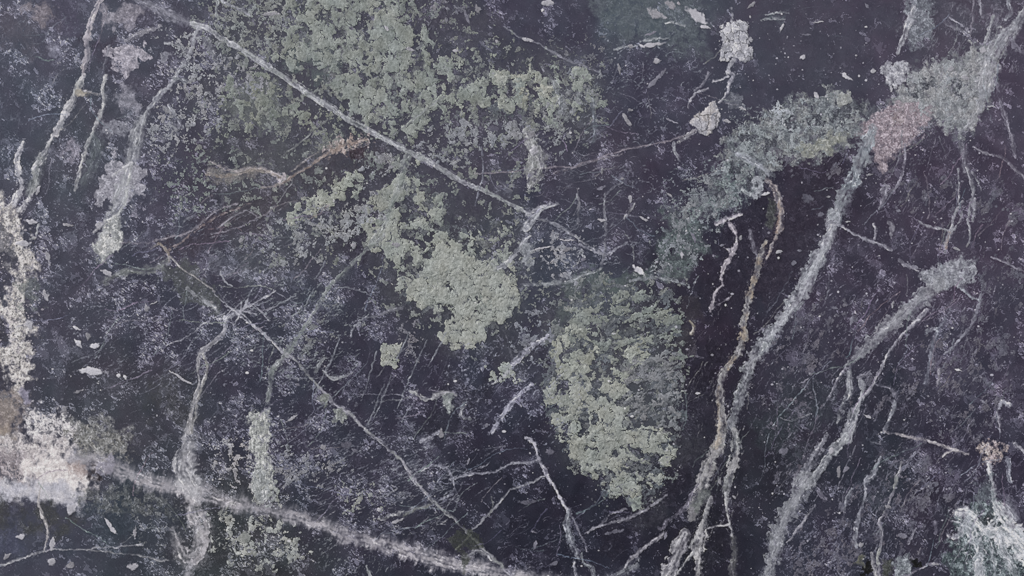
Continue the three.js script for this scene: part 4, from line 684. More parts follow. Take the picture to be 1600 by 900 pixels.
vein([[1304, 340, 17.2], [1294, 372, 20.6], [1278, 404, 24.1], [1261, 436, 23.2], [1253, 458, 21.5], [1232, 487, 21.5], [1208, 518, 20.6], [1190, 542, 18.9]], { col: [141, 147, 153], col2: [153, 157, 163], edge: 2.5, h: .8, tex: 34, fib: 14, even: 0, rough: .8, a: .86, soft: 1.4, fade: 1.2, label: 'broad blue-grey right twin vein, middle stretch' });
vein([[1192, 540, 17.2], [1176, 566, 15.5], [1164, 596, 17.2], [1156, 620, 15.5], [1148, 645, 15.5], [1142, 668, 10.3]], { col: [135, 141, 145], col2: [153, 156, 161], edge: 3.5, h: .8, tex: 32, even: 0, rough: .8, a: .86, soft: 1.4, fade: 1.2, label: 'broad blue-grey right twin vein, lower stretch' });
vein([[1146, 672, 7], [1151, 692, 12], [1148, 720, 16], [1139, 748, 13], [1135, 772, 11]], { col: [141, 145, 145], col2: [159, 159, 159], edge: 3, h: .8, tex: 30, label: 'short mottled strand right of the tan vein' });
vein([[1136, 772, 5], [1136, 800, 3.5], [1140, 820, 4], [1144, 838, 4]], { col: [157, 159, 161], edge: 1.4, h: .5 });
vein([[1107, 826, 3], [1122, 822, 3], [1138, 820, 3]], { col: [163, 163, 165], edge: 1, h: .5 });
vein([[1145, 840, 7], [1148, 865, 8], [1144, 890, 10], [1146, 905, 12]], { col: [105, 107, 105], edge: 3, soft: 3, a: .8 });
vein([[1098, 560, 2.5], [1086, 556, 2]], { part: false, a: .5, col: [123, 121, 133] });
vein([[1078, 502, 7], [1084, 510, 6], [1080, 522, 5]], { col: [141, 135, 119], edge: 1.6, soft: 1.6, h: .4, label: 'small ochre fleck beside the green patch edge' });
vein([[1110, 484, 3], [1120, 478, 2], [1145, 462, 1.6]], { col: [117, 113, 123], part: false });
vein([[1296, 352, 14], [1304, 350, 12], [1312, 352, 6], [1322, 358, 4.5], [1334, 366, 4.5], [1352, 374, 4.5], [1372, 382, 4.5], [1392, 391, 3.5]], { col: [135, 135, 147], edge: 1.2, h: .5, label: 'thin grey vein crossing the broad blue-grey vein' });
vein([[1404, 406, 3], [1414, 414, 5], [1426, 420, 5], [1434, 424, 3]], { col: [137, 137, 149], edge: 1.6 });
vein([[1550, 402, 2], [1570, 410, 3.4], [1592, 422, 3]], { col: [125, 123, 137], edge: 1.2 });
// band from the top right corner
vein([[1604, 14, 12], [1588, 38, 18], [1566, 60, 24], [1552, 82, 26], [1546, 104, 26], [1541, 126, 24], [1536, 150, 18], [1527, 176, 12], [1514, 198, 8], [1496, 211, 5]], { col: [151, 153, 159], col2: [139, 143, 151], edge: 3, soft: 2, h: .7, tex: 22, fib: 12, label: 'wide grey band coming down from the top right corner' });
vein([[1427, 12, 10], [1420, 36, 10], [1412, 58, 9], [1404, 82, 7]], { col: [147, 149, 157], edge: 1.8, h: .6, label: 'grey strip leading down to the pink patch' });
vein([[1478, 38, 3], [1512, 52, 4]], { part: false, a: .4 });
vein([[1530, -4, 5], [1532, 10, 5], [1532, 22, 4]], { col: [141, 141, 153], edge: 1 });
vein([[1522, -4, 3], [1520, 30, 3], [1516, 55, 2]], { col: [123, 119, 133], edge: 1 });
vein([[1552, 26, 5], [1547, 45, 5], [1540, 66, 4]], { col: [145, 149, 153], edge: 1.4 });
vein([[1576, 0, 6], [1580, 18, 6], [1570, 30, 5]], { col: [133, 137, 147], edge: 1.4 });
vein([[1482, 28, 2], [1500, 38, 3], [1514, 50, 2]], { col: [137, 137, 151] });
vein([[1562, 156, 4], [1568, 176, 6], [1576, 202, 6], [1583, 226, 5], [1586, 246, 5]], { col: [125, 123, 137], edge: 1.2, h: .4, label: 'straight violet-grey splinter vein at the right edge' });
vein([[1553, 122, 4], [1558, 134, 4], [1560, 144, 3]], { col: [121, 119, 135], edge: 1 });
vein([[1580, 62, 6], [1590, 78, 10], [1600, 82, 8]], { col: [119, 117, 133], edge: 2 });
vein([[1520, 230, 2], [1545, 242, 3], [1565, 246, 3], [1580, 258, 3], [1594, 272, 4]], { col: [125, 123, 135], edge: 1.2, jit: 2 });
vein([[1414, 226, 4], [1413, 252, 4], [1408, 276, 4], [1398, 296, 3], [1388, 310, 2]], { col: [125, 123, 137], edge: 1, h: .4 });
vein([[1502, 226, 10], [1506, 248, 12], [1508, 268, 12]], { col: [117, 117, 129], edge: 3, soft: 3, tex: 26 });
for (const L of [[[1497, 264, 3], [1498, 290, 2], [1497, 318, 3]], [[1510, 262, 4], [1518, 285, 5], [1519, 308, 5], [1514, 330, 4], [1512, 345, 3]], [[1518, 268, 2], [1528, 284, 2], [1533, 296, 1.6]], [[1504, 316, 4], [1494, 330, 5], [1488, 348, 6], [1485, 362, 7], [1479, 378, 6], [1476, 394, 4]], [[1522, 312, 5], [1521, 330, 6], [1520, 345, 3]], [[1504, 330, 3], [1498, 348, 3], [1488, 362, 4]], [[1486, 362, 4], [1470, 358, 3], [1450, 354, 3], [1436, 346, 2]], [[1512, 345, 3], [1516, 362, 3], [1514, 380, 2]]])
  vein(L, { col: [137, 139, 147], edge: 1.6, h: .5, brk: .06 });
vein([[1378, 300, 7], [1384, 292, 8], [1382, 308, 6], [1374, 325, 4]], { col: [125, 125, 137], edge: 2 });
vein([[1366, 350, 3], [1368, 362, 6], [1365, 375, 3]], { col: [149, 149, 159], edge: 1.6 });
vein([[1390, 348, 9], [1394, 358, 8], [1392, 370, 4]], { col: [129, 129, 139], edge: 2 });
// broad lower right vein
vein([[1466, 444, 20], [1442, 462, 29], [1418, 485, 29], [1392, 508, 29], [1370, 526, 27], [1350, 546, 21], [1334, 560, 12], [1322, 572, 6]], { col: [129, 134, 141], col2: [147, 150, 155], edge: 3, soft: 1.6, h: .7, tex: 36, fib: 8, brk: .08, even: 0, rough: .8, a: .86, soft: 1.4, fade: 1.2, label: 'broad grey vein running down from the triangular head' });
vein([[1448, 484, 6], [1430, 504, 5], [1408, 526, 4], [1394, 544, 4], [1384, 560, 4], [1374, 582, 6], [1362, 604, 5], [1350, 620, 5]], { col: [149, 149, 159], edge: 1.4, h: .6, label: 'thin right-hand rim of the broad lower vein' });
vein([[1322, 574, 4], [1312, 588, 4], [1304, 604, 3], [1292, 624, 2.5]], { col: [143, 143, 155], edge: 1.4, h: .5 });
vein([[1326, 582, 9], [1327, 600, 10], [1326, 616, 9], [1320, 626, 6]], { col: [145, 149, 155], edge: 2, h: .6 });
vein([[1346, 596, 8], [1348, 612, 10], [1342, 630, 8], [1334, 648, 10], [1330, 668, 14], [1324, 684, 18]], { col: [147, 151, 157], edge: 2.4, h: .7, label: 'joining strand between the broad vein and its foot' });
vein([[1318, 632, 5], [1312, 648, 8], [1308, 660, 6]], { col: [127, 131, 137], edge: 3, soft: 2 });
vein([[1340, 590, 4], [1350, 588, 4], [1360, 580, 3]], { col: [137, 137, 149], edge: 1.4, brk: .1 });
vein([[1324, 680, 17], [1310, 696, 18], [1297, 710, 16], [1284, 730, 11], [1272, 748, 10], [1262, 760, 12]], { col: [149, 154, 158], edge: 2.2, h: .8, tex: 26, label: 'right strand of the lower broad vein' });
vein([[1290, 682, 8], [1280, 700, 10], [1270, 718, 14], [1258, 738, 14], [1248, 758, 14]], { col: [125, 127, 137], edge: 4, h: .6, tex: 30, brk: .08, label: 'left strand of the lower broad vein' });
vein([[1257, 754, 24.1], [1243, 785, 23.2], [1226, 810, 22.4], [1217, 832, 24.1], [1211, 856, 21.5], [1205, 885, 17.2], [1200, 906, 15.5]], { col: [137, 141, 146], col2: [125, 129, 136], edge: 3, h: .8, tex: 32, fib: 10, even: 0, rough: .8, a: .86, soft: 1.4, fade: 1.2, label: 'broad foot of the lower right vein' });
vein([[1274, 790, 3], [1258, 812, 3.5], [1244, 830, 4], [1230, 848, 2.5]], { col: [137, 137, 147], edge: 1, h: .4 });
vein([[1280, 770, 6], [1290, 780, 8], [1284, 772, 5]], { col: [119, 117, 133], edge: 3 });
vein([[1360, 690, 2], [1376, 695, 3]], { part: false, a: .4 });
vein([[1398, 626, 3], [1396, 640, 5], [1388, 660, 5], [1380, 676, 4]], { col: [141, 145, 155], edge: 1.6, h: .5 });
vein([[1366, 600, 2.4], [1380, 604, 3], [1394, 610, 6], [1400, 620, 5]], { col: [119, 119, 133], edge: 1.6, soft: 1.6 });
vein([[1376, 714, 4], [1370, 728, 4], [1363, 742, 6], [1353, 752, 7], [1352, 765, 4], [1349, 784, 3], [1342, 805, 5], [1339, 825, 7], [1337, 842, 6], [1338, 858, 4]], { col: [135, 139, 149], edge: 1.6, h: .5, jit: 2, label: 'wavy grey vein right of the broad foot' });
vein([[1407, 722, 3], [1404, 740, 5], [1397, 762, 5], [1391, 780, 4], [1380, 806, 2.5], [1374, 818, 5], [1378, 834, 5], [1374, 856, 5], [1372, 880, 5], [1374, 904, 4]], { col: [129, 129, 139], col2: [149, 153, 149], edge: 1.6, h: .5, jit: 2, label: 'second wavy grey vein right of the broad foot' });
vein([[1412, 735, 4], [1424, 716, 4], [1430, 708, 3]], { col: [117, 117, 133], edge: 2, brk: .1 });
vein([[1330, 765, 4], [1324, 780, 4], [1320, 798, 3]], { col: [123, 127, 137], edge: 2, brk: .1 });
vein([[1420, 850, 3], [1424, 838, 4], [1430, 826, 3]], { col: [131, 131, 143], edge: 1 });
vein([[1362, 865, 5], [1364, 880, 7], [1366, 892, 6]], { col: [137, 137, 141], edge: 2 });
vein([[1461, 815, 4], [1462, 835, 4]], { col: [109, 107, 123], edge: 1 });
vein([[1382, 674, 3], [1405, 680, 3], [1422, 683, 4.5], [1445, 688, 4], [1462, 694, 3.5], [1478, 700, 5], [1495, 705, 6], [1512, 710, 3]], { col: [145, 141, 145], edge: 1.8, h: .5, label: 'beige wavy vein leading to the pink fleck' });
vein([[1472, 714, 3], [1482, 707, 4], [1496, 704, 4]], { col: [161, 157, 159], edge: 1.2 });
patch([[1532, 694], [1548, 690], [1562, 700], [1572, 698], [1564, 716], [1550, 724], [1538, 718], [1528, 704]], { col: [144, 130, 132], col2: [154, 142, 138], h: .4, tex: 26, soft: 4, edge: 9, es: 9, hole: .2, mott: .5, label: 'small pinkish fleck above the white fibrous cluster' });
for (const [x, y, s] of [[1500, 120, 0], [1455, 535, 4]]) vein([[x, y, 2], [x - 8, y + 16, 2]], { part: false, a: .4 });
vein([[1532, 460, 4], [1528, 480, 5], [1522, 500, 4], [1514, 514, 3], [1500, 530, 3], [1486, 546, 5], [1476, 552, 3]], { col: [129, 131, 143], edge: 1.6, brk: .06, h: .4 });
vein([[1484, 484, 3], [1476, 500, 4], [1464, 520, 6], [1456, 545, 6], [1452, 575, 5], [1446, 600, 4]], { col: [109, 113, 127], edge: 2, soft: 2, h: .3 });
vein([[1448, 520, 6], [1456, 514, 6], [1466, 516, 5]], { col: [133, 139, 147], edge: 3, brk: .15 });
vein([[1466, 576, 3], [1466, 592, 3], [1464, 604, 2]], { col: [133, 131, 141], edge: 1 });
vein([[1500, 448, 5], [1514, 462, 4], [1530, 470, 3]], { col: [129, 135, 145], edge: 3, brk: .1 });
vein([[1504, 512, 3], [1524, 565, 2]], { part: false, a: .2 });
vein([[1562, 640, 5], [1566, 628, 6], [1576, 634, 6]], { col: [145, 147, 159], edge: 3, brk: .08 });
vein([[1558, 645, 3], [1552, 658, 3]], { col: [145, 145, 157] });
vein([[1558, 645, 3], [1562, 660, 3.4], [1562, 675, 3]], { col: [151, 151, 161], edge: 1 });
vein([[1575, 720, 8], [1576, 740, 8], [1580, 755, 5]], { col: [117, 121, 135], edge: 3, brk: .1 });
vein([[1586, 695, 5], [1600, 706, 5]], { col: [145, 145, 155], edge: 2 });

// white fibrous cluster at the lower right
patch([[1492, 806], [1512, 794], [1530, 784], [1552, 782], [1570, 800], [1584, 824], [1610, 838], [1640, 910], [1490, 930], [1485, 890], [1470, 870], [1495, 838]], { col: [92, 106, 110], col2: [70, 84, 88], h: .3, tex: 30, soft: 8, edge: 14, hole: .12, mott: .4, label: 'greenish grey base of the fibrous cluster' });
const fibre = { col: [200, 203, 207], edge: 2.4, soft: 1.6, tex: 22, fib: 22, h: .8, halo: .5 };
vein([[1545, 724, 4], [1547, 742, 5], [1551, 760, 6], [1553, 778, 9], [1558, 792, 18], [1570, 808, 24], [1582, 826, 24], [1602, 844, 18]], { ...fibre, label: 'white tapering spike of the fibrous cluster' });
vein([[1494, 802, 14], [1512, 804, 18], [1524, 812, 16], [1538, 824, 18], [1560, 834, 24], [1582, 848, 26], [1604, 866, 24]], { ...fibre, label: 'white band sweeping right through the fibrous cluster' });
vein([[1490, 842, 6], [1500, 834, 10], [1504, 822, 10], [1514, 812, 8]], { ...fibre, col: [150, 156, 164] });
vein([[1516, 822, 12], [1522, 840, 14], [1530, 862, 12], [1530, 900, 12]], { ...fibre, col: [146, 154, 160] });
vein([[1560, 836, 12], [1566, 856, 12], [1576, 880, 10], [1590, 904, 10]], { ...fibre, col: [152, 158, 164] });
vein([[1542, 830, 6], [1546, 850, 5], [1552, 880, 4], [1556, 904, 4]], { ...fibre, col: [128, 138, 144] });
vein([[1480, 836, 3], [1490, 842, 4]], { ...fibre });
vein([[1528, 880, 10], [1530, 904, 12]], { ...fibre, col: [168, 172, 178] });
vein([[1574, 786, 10], [1582, 800, 14], [1588, 812, 8]], { ...fibre, col: [112, 114, 128], soft: 4 });
smoke([[1520, 770], [1545, 745], [1552, 780], [1530, 790]], [104, 116, 122], .7);
needles(1552, 846, 58, 48, 250, 50, { spread: 60, l: [8, 38], w: 1.3, col: [186, 190, 196], a: .75, curve: 8, clump: -1 });
patch([[1532, 810], [1545, 802], [1556, 808], [1558, 820], [1545, 824], [1534, 820]], { col: [58, 66, 72], h: -.5, soft: 2.5, edge: 3, part: false });
patch([[1340, 868], [1352, 862], [1350, 885], [1338, 882]], { col: [106, 108, 90], a: .8, soft: 4, edge: 4, h: .1, part: false });
patch([[1344, 885], [1360, 878], [1362, 900], [1345, 902]], { col: [18, 18, 20], soft: 1.5, edge: 5, h: -.4, part: false });
patch([[1424, 876], [1436, 872], [1438, 884], [1426, 890]], { col: [18, 20, 22], soft: 1.5, edge: 5, h: -.4, part: false });
patch([[1380, 874], [1396, 872], [1392, 905], [1378, 905]], { col: [66, 70, 66], soft: 3, edge: 3, h: 0, part: false });
patch([[1396, 880], [1420, 866], [1424, 900], [1396, 910]], { col: [116, 124, 130], soft: 3, edge: 5, tex: 26, h: .4 });
vein([[1432, 892, 3], [1448, 884, 5], [1464, 880, 5]], { col: [118, 116, 130], edge: 2, brk: .1 });

// rust along the brown streaks
const rust = { col: [138, 122, 112], edge: 2.4, h: .2, brk: .26, halo: .3, a: .75 };
vein([[322, 272, 3], [350, 276, 4], [380, 270, 5], [404, 266, 4], [440, 278, 3]], { ...rust, col: [138, 128, 118] });
vein([[430, 292, 2], [458, 276, 3], [486, 258, 3], [512, 240, 4], [540, 226, 5], [572, 218, 4]], { ...rust, label: 'rust-brown streak running up to the orange fleck' });
vein([[262, 392, 3], [286, 376, 3], [318, 352, 3], [350, 334, 2.5], [392, 318, 2]], { ...rust, col: [128, 114, 112] });
vein([[264, 398, 4], [258, 386, 4], [246, 380, 3]], { ...rust, col: [132, 122, 110] });
vein([[1122, 606, 4], [1122, 640, 5], [1124, 672, 6], [1120, 700, 5]], { ...rust, col: [150, 137, 116], a: .5, part: false });
vein([[1216, 316, 4], [1218, 340, 5], [1214, 362, 4]], { ...rust, col: [150, 128, 110], a: .6, part: false });

vein([[1478, 388, 3], [1484, 364, 3]], { ...rust, col: [148, 128, 122], part: false });
// web of fine irregular cracks
function web(cx, cy, rx, ry, n, deg, spread, len, col) {
  for (let i = 0; i < n * .5; i++) {
    const q = Math.sqrt(rnd()), p = rnd() * 6.2832, L = [], m = 4 + Math.floor(rnd() * 5); let x = cx + rx * q * Math.cos(p), y = cy + ry * q * Math.sin(p), an = (deg + (rnd() - 0.5) * 2 * spread + (rnd() < 0.5 ? 180 : 0)) * Math.PI / 180;
    const st = len * (0.5 + rnd()) / m, w0 = 0.9 + rnd() * 0.9;
    for (let k = 0; k < m; k++) { L.push([x, y, w0 * (1 - 0.6 * k / m)]); an += (rnd() - 0.5) * 0.6; x += Math.cos(an) * st; y += Math.sin(an) * st; }
    if (L.every(v => v[0] > 10 && v[0] < 1590 && v[1] > 10 && v[1] < 890)) vein(L, { col: col.map(v => v + (rnd() - 0.4) * 26), edge: .7, soft: .8, h: .2, a: .5 + .3 * rnd(), brk: .12, part: false, halo: 0, even: .3 });
  }
}
web(250, 500, 160, 130, 46, -30, 40, 70, [128, 131, 140]); web(480, 560, 150, 130, 50, -40, 50, 70, [128, 132, 140]); web(640, 720, 160, 120, 46, -30, 40, 80, [124, 128, 138]);
web(380, 350, 140, 70, 34, -25, 30, 70, [122, 120, 124]); web(920, 300, 150, 110, 40, -10, 70, 60, [124, 127, 138]); web(1000, 130, 130, 90, 26, -30, 70, 60, [116, 121, 132]);
web(100, 200, 110, 170, 30, -55, 60, 60, [124, 130, 140]); web(150, 800, 150, 80, 24, -15, 60, 70, [126, 128, 134]); web(880, 820, 130, 70, 26, -25, 40, 80, [112, 114, 126]);
web(1270, 600, 110, 150, 44, -58, 25, 70, [120, 121, 132]); web(1450, 600, 140, 180, 60, -60, 30, 70, [120, 119, 132]); web(1440, 800, 140, 90, 44, -62, 30, 60, [118, 120, 130]); web(1470, 300, 120, 120, 44, -66, 30, 70, [118, 116, 130]);
web(1530, 70, 70, 70, 22, -66, 24, 70, [130, 134, 142]); web(1110, 640, 70, 240, 26, -68, 24, 70, [118, 118, 122]); web(1300, 270, 60, 80, 12, -50, 50, 40, [112, 110, 122]);
// starburst
for (const [x, y, w] of [[1478, 812, 1], [1486, 884, 1], [1516, 896, 1.2], [1548, 896, 1.2], [1580, 892, 1], [1596, 868, 1.4], [1505, 860, 1], [1566, 872, 1]])
  vein([[1550 + (rnd() - .5) * 24, 812 + (rnd() - .5) * 20, w * 2.2], [(x + 1550) / 2 + (rnd() - .5) * 14, (y + 815) / 2 + (rnd() - .5) * 14, w * 1.6], [x, y, w * .6]].map(p => [Math.min(p[0], 1590), Math.min(p[1], 890), p[2]]), { col: [184, 188, 193], edge: 2, soft: 1, h: .3, a: .7, brk: .12, part: false, halo: .3, jit: 6 });
for (const [a, b_, c, d] of [[1000, 66, 1044, 60], [960, 78, 1000, 72], [1040, 36, 1070, 40], [1196, 24, 1232, 20], [1190, 32, 1226, 30]]) vein([[a, b_, 2], [(a + c) / 2, (b_ + d) / 2 - 2, 3], [c, d, 1.4]], { col: [146, 152, 156], edge: 1.4, brk: .15, part: false });

vein([[1300, 352, 5], [1288, 386, 9], [1268, 426, 10], [1250, 462, 9], [1226, 496, 8], [1200, 528, 6]], { col: [176, 180, 186], soft: 3, edge: 3, fib: 14, a: .7, h: .2, splint: .3, part: false, halo: 0 });
vein([[1436, 466, 8], [1410, 490, 8], [1386, 512, 8], [1362, 534, 7]], { col: [166, 169, 175], soft: 3, edge: 4, a: .65, h: .2, part: false, halo: 0 });
vein([[1250, 766, 9], [1232, 800, 9], [1216, 836, 9], [1208, 870, 7]], { col: [158, 162, 166], soft: 3, edge: 4, a: .6, h: .2, part: false, halo: 0 });

// ---------------------------------------------------------------- white splinters
const SH_ = [
  [143, 580, 52, 15, 6], [148, 541, 20, 11, -8], [122, 537, 20, 9, 50], [119, 513, 18, 6, 30], [186, 588, 9, 8, 0], [196, 590, 9, 5, 60], [138, 526, 9, 14, 0, 128],
  [50, 347, 22, 9, 8, 170], [37, 381, 30, 10, 4, 170], [167, 427, 22, 9, 25, 160], [75, 402, 26, 9, 72, 150], [72, 462, 22, 10, 75, 160], [45, 506, 20, 12, 80, 168], [172, 822, 40, 8, 52, 175], [112, 797, 16, 20, 20, 170], [33, 839, 18, 11, -15, 170], [211, 832, 20, 6, 95, 150],
  [82, 852, 26, 9, 95, 165], [80, 878, 16, 14, 40, 158], [207, 886, 20, 14, 0, 155], [12, 870, 16, 8, -40, 130], [110, 884, 18, 12, -30, 128], [155, 354, 32, 12, -45, 158], [108, 352, 20, 6, 10, 136], [60, 300, 20, 6, -70, 150], [100, 640, 16, 10, -30, 132], [122, 612, 18, 8, -25, 128],
  [229, 482, 16, 8, 90, 146], [240, 474, 18, 3, -30, 140], [268, 482, 20, 6, 30, 118], [251, 500, 26, 5, -18, 116], [284, 592, 46, 4, 32, 158], [330, 472, 8, 6, 0, 130], [160, 470, 8, 4, 0, 120],
  [604, 43, 13, 7, 60, 178], [640, 77, 20, 7, 20, 150], [422, 22, 30, 8, -5, 142], [679, 12, 10, 12, 0, 128], [746, 15, 20, 10, 60, 128], [730, 28, 30, 6, 70, 118], [712, 79, 12, 6, 0, 160], [776, 66, 8, 6, 30, 142], [548, 44, 10, 6, 30, 100],
  [856, 5, 26, 11, 5, 160], [848, 17, 10, 4, -50, 190], [825, 62, 24, 6, 10, 164], [1024, 22, 34, 17, 25, 148], [1090, 25, 46, 20, 35, 176], [1102, 43, 20, 6, 15, 172], [1018, 70, 44, 9, -6, 168], [986, 73, 10, 8, 0, 140], [1048, 8, 24, 12, 30, 140], [1018, 52, 20, 6, -20, 124], [1060, 6, 8, 6, 0, 150], [1175, 8, 20, 6, -40, 130], [1025, 96, 14, 10, -20, 150], [1020, 130, 36, 8, -50, 120], [1035, 115, 22, 6, -50, 110], [980, 188, 30, 8, 60, 140], [985, 172, 10, 6, 0, 128], [968, 108, 20, 5, 80, 128], [1048, 188, 26, 4, 28, 124], [1160, 170, 14, 5, 20, 158], [1136, 190, 14, 6, 10, 150], [1173, 27, 6, 4, 90, 160], [830, 210, 16, 12, 0, 132], [835, 236, 14, 18, 0, 158], [828, 275, 10, 8, 0, 124],
  [1221, 43, 20, 6, 112, 176], [1254, 90, 11, 9, -20, 166], [1322, 120, 24, 8, 28, 178], [1364, 111, 10, 8, 0, 158], [1275, 148, 18, 8, 60, 168], [1278, 35, 20, 3.4, 0, 146], [1260, 54, 14, 5, -5, 108], [1338, 86, 6, 4, 0, 140], [1353, 42, 5, 4, 0, 170], [1355, 10, 12, 5, 60, 108], [1392, 140, 5, 14, 0, 164], [1548, 166, 16, 3, -5, 150], [1485, 108, 12, 8, 0, 150], [1508, 122, 14, 10, 30, 148], [1535, 80, 14, 12, 0, 156],
  [997, 422, 28, 11, 40, 190], [1066, 400, 7, 14, 0, 164], [985, 312, 8, 15, 0, 152], [1005, 342, 15, 4, 30, 150], [887, 376, 28, 4, 4, 156], [845, 389, 32, 4, -15, 152], [940, 344, 12, 4, 10, 150], [972, 279, 12, 5, 0, 140], [941, 268, 12, 6, 90, 130], [1045, 304, 20, 4, 45, 140], [834, 236, 12, 18, 10, 166], [938, 294, 20, 5, -15, 118], [886, 390, 16, 8, -20, 128], [912, 405, 10, 6, 0, 112], [862, 409, 12, 4, -40, 128], [1129, 383, 12, 5, 0, 110], [1158, 372, 5, 10, 20, 130], [1196, 303, 18, 5, -10, 176], [1083, 370, 30, 5, 60, 120],
  [1497, 579, 12, 4, 8, 180], [1356, 652, 14, 6, 25, 160], [1395, 477, 5, 14, 10, 140], [1305, 482, 12, 6, 15, 108], [1331, 500, 8, 22, 10, 118], [1299, 705, 14, 12, 20, 166], [1311, 738, 7, 24, 5, 128], [1323, 734, 14, 7, -30, 118], [1387, 792, 12, 7, 15, 130], [1410, 838, 16, 10, 10, 112], [1345, 852, 10, 8, -20, 138], [1258, 595, 22, 4, -30, 120], [1224, 705, 16, 16, 0, 104], [1462, 882, 16, 5, 5, 140], [1484, 764, 7, 5, 0, 112], [1544, 811, 9, 4, -25, 140], [1536, 628, 14, 4, 30, 124], [1262, 310, 22, 18, 30, 92], [1282, 335, 14, 10, 0, 108], [1294, 308, 8, 5, 0, 128], [1360, 273, 14, 4, -5, 128], [1325, 347, 12, 3, 0, 138], [1404, 330, 8, 5, 0, 122], [1495, 390, 14, 5, 20, 140], [1512, 384, 6, 10, 30, 128], [1430, 418, 12, 6, 20, 120], [1218, 395, 14, 6, -10, 150], [1250, 391, 10, 5, 0, 108], [1240, 412, 10, 9, 0, 104], [1322, 230, 7, 6, 0, 112],
  [1090, 615, 8, 5, 0, 158], [1040, 838, 5, 14, 20, 118], [1125, 752, 9, 12, 0, 130], [960, 832, 30, 8, -10, 92], [825, 785, 34, 9, -5, 88], [834, 832, 12, 5, 20, 112], [836, 853, 6, 14, 10, 112], [865, 882, 16, 8, -20, 98], [1148, 778, 10, 5, 50, 128], [860, 706, 16, 12, 0, 98], [505, 699, 14, 8, -30, 130], [540, 695, 20, 12, 0, 88], [555, 705, 10, 8, 0, 104], [731, 722, 4, 12, 15, 120], [760, 665, 12, 6, 0, 112], [592, 797, 9, 6, 0, 160], [620, 815, 22, 6, -25, 140], [690, 678, 10, 16, 0, 128], [455, 655, 26, 5, -30, 146], [465, 602, 8, 8, 0, 108], [620, 384, 10, 9, 0, 134], [614, 382, 8, 7, 0, 128], [552, 384, 8, 7, 0, 140], [376, 376, 10, 8, 0, 134],
];
for (const [x, y, l, w, a, b = 184] of SH_) shard(x, y, l, w, a, { col: b > 125 ? [b, b, b + 6] : [b, b, b + 14], h: b > 125 ? .6 : .3 });
points(800, 450, 850, 500, 160, { r: [.8, 2], col: [206, 206, 210], a: .9 });

// ---------------------------------------------------------------- textures
const colData = new Uint8Array(TN * 4), bumpData = new Uint8Array(TN * 4);
for (let k = 0; k < TN; k++) {                                // mineral colours as weighed against each other on the real slab
  const lum = 0.3 * cr[k] + 0.55 * cg[k] + 0.15 * cb[k], c = (lum - 84) * 0.14;
  cr[k] = lum * 0.995 + (cr[k] - lum) * 0.8 + c; cg[k] = lum * 0.995 + (cg[k] - lum) * 0.8 + c; cb[k] = lum * 1.02 + (cb[k] - lum) * 0.8 + c;
}
for (let j = 0; j < TH; j++) for (let i = 0; i < TW; i++) {   // crisp grain boundaries
  const k = j * TW + i, q = i > 1 && i < TW - 2 && j > 1 && j < TH - 2 ? 1 : 0, g = (rnd() - 0.5) * 5;
  const f = A => clamp(A[k] + 0.55 * (A[k] - 0.25 * (A[k - q] + A[k + q] + A[k - q * TW] + A[k + q * TW])) + 0.75 * (A[k] - 0.25 * (A[k - 2 * q] + A[k + 2 * q] + A[k - 2 * q * TW] + A[k + 2 * q * TW])) + g, 16, 232);
  colData[k * 4] = f(cr); colData[k * 4 + 1] = f(cg); colData[k * 4 + 2] = f(cb); colData[k * 4 + 3] = 255;
}
const blur = new Float32Array(TN);
{                                                            // relief the mesh is too coarse for goes into the bump map
  const tmp = new Float32Array(TN);
  for (let j = 0; j < TH; j++) for (let i = 0; i < TW; i++) { let s = 0; for (let d = -1; d <= 1; d++) s += hgt[j * TW + clamp(i + d, 0, TW - 1)]; tmp[j * TW + i] = s / 3; }
  for (let j = 0; j < TH; j++) for (let i = 0; i < TW; i++) { let s = 0; for (let d = -1; d <= 1; d++) s += tmp[clamp(j + d, 0, TH - 1) * TW + i]; blur[j * TW + i] = s / 3; }
}
for (let k = 0; k < TN; k++) { const v = clamp(0.5 + (hgt[k] - blur[k]) / 2.4) * 255; bumpData[k * 4] = bumpData[k * 4 + 1] = bumpData[k * 4 + 2] = v; bumpData[k * 4 + 3] = 255; }
function tex(data, srgb) {
  const t = new THREE.DataTexture(data, TW, TH, THREE.RGBAFormat, THREE.UnsignedByteType);
  t.magFilter = THREE.LinearFilter; t.minFilter = THREE.LinearMipmapLinearFilter; t.generateMipmaps = true; t.anisotropy = 8;
  if (srgb) t.colorSpace = THREE.SRGBColorSpace;
  t.needsUpdate = true;
  return t;
}
const colTex = tex(colData, true), bumpTex = tex(bumpData, false);
const stone = (roughness, specularIntensity) => new THREE.MeshPhysicalMaterial({ map: colTex, bumpMap: bumpTex, bumpScale: 0.0029, roughness, specularIntensity });
const M = { rock: stone(0.62, 0.35), vein: stone(0.5, 0.45), flake: stone(0.75, 0.25), crystal: stone(0.38, 0.6) };

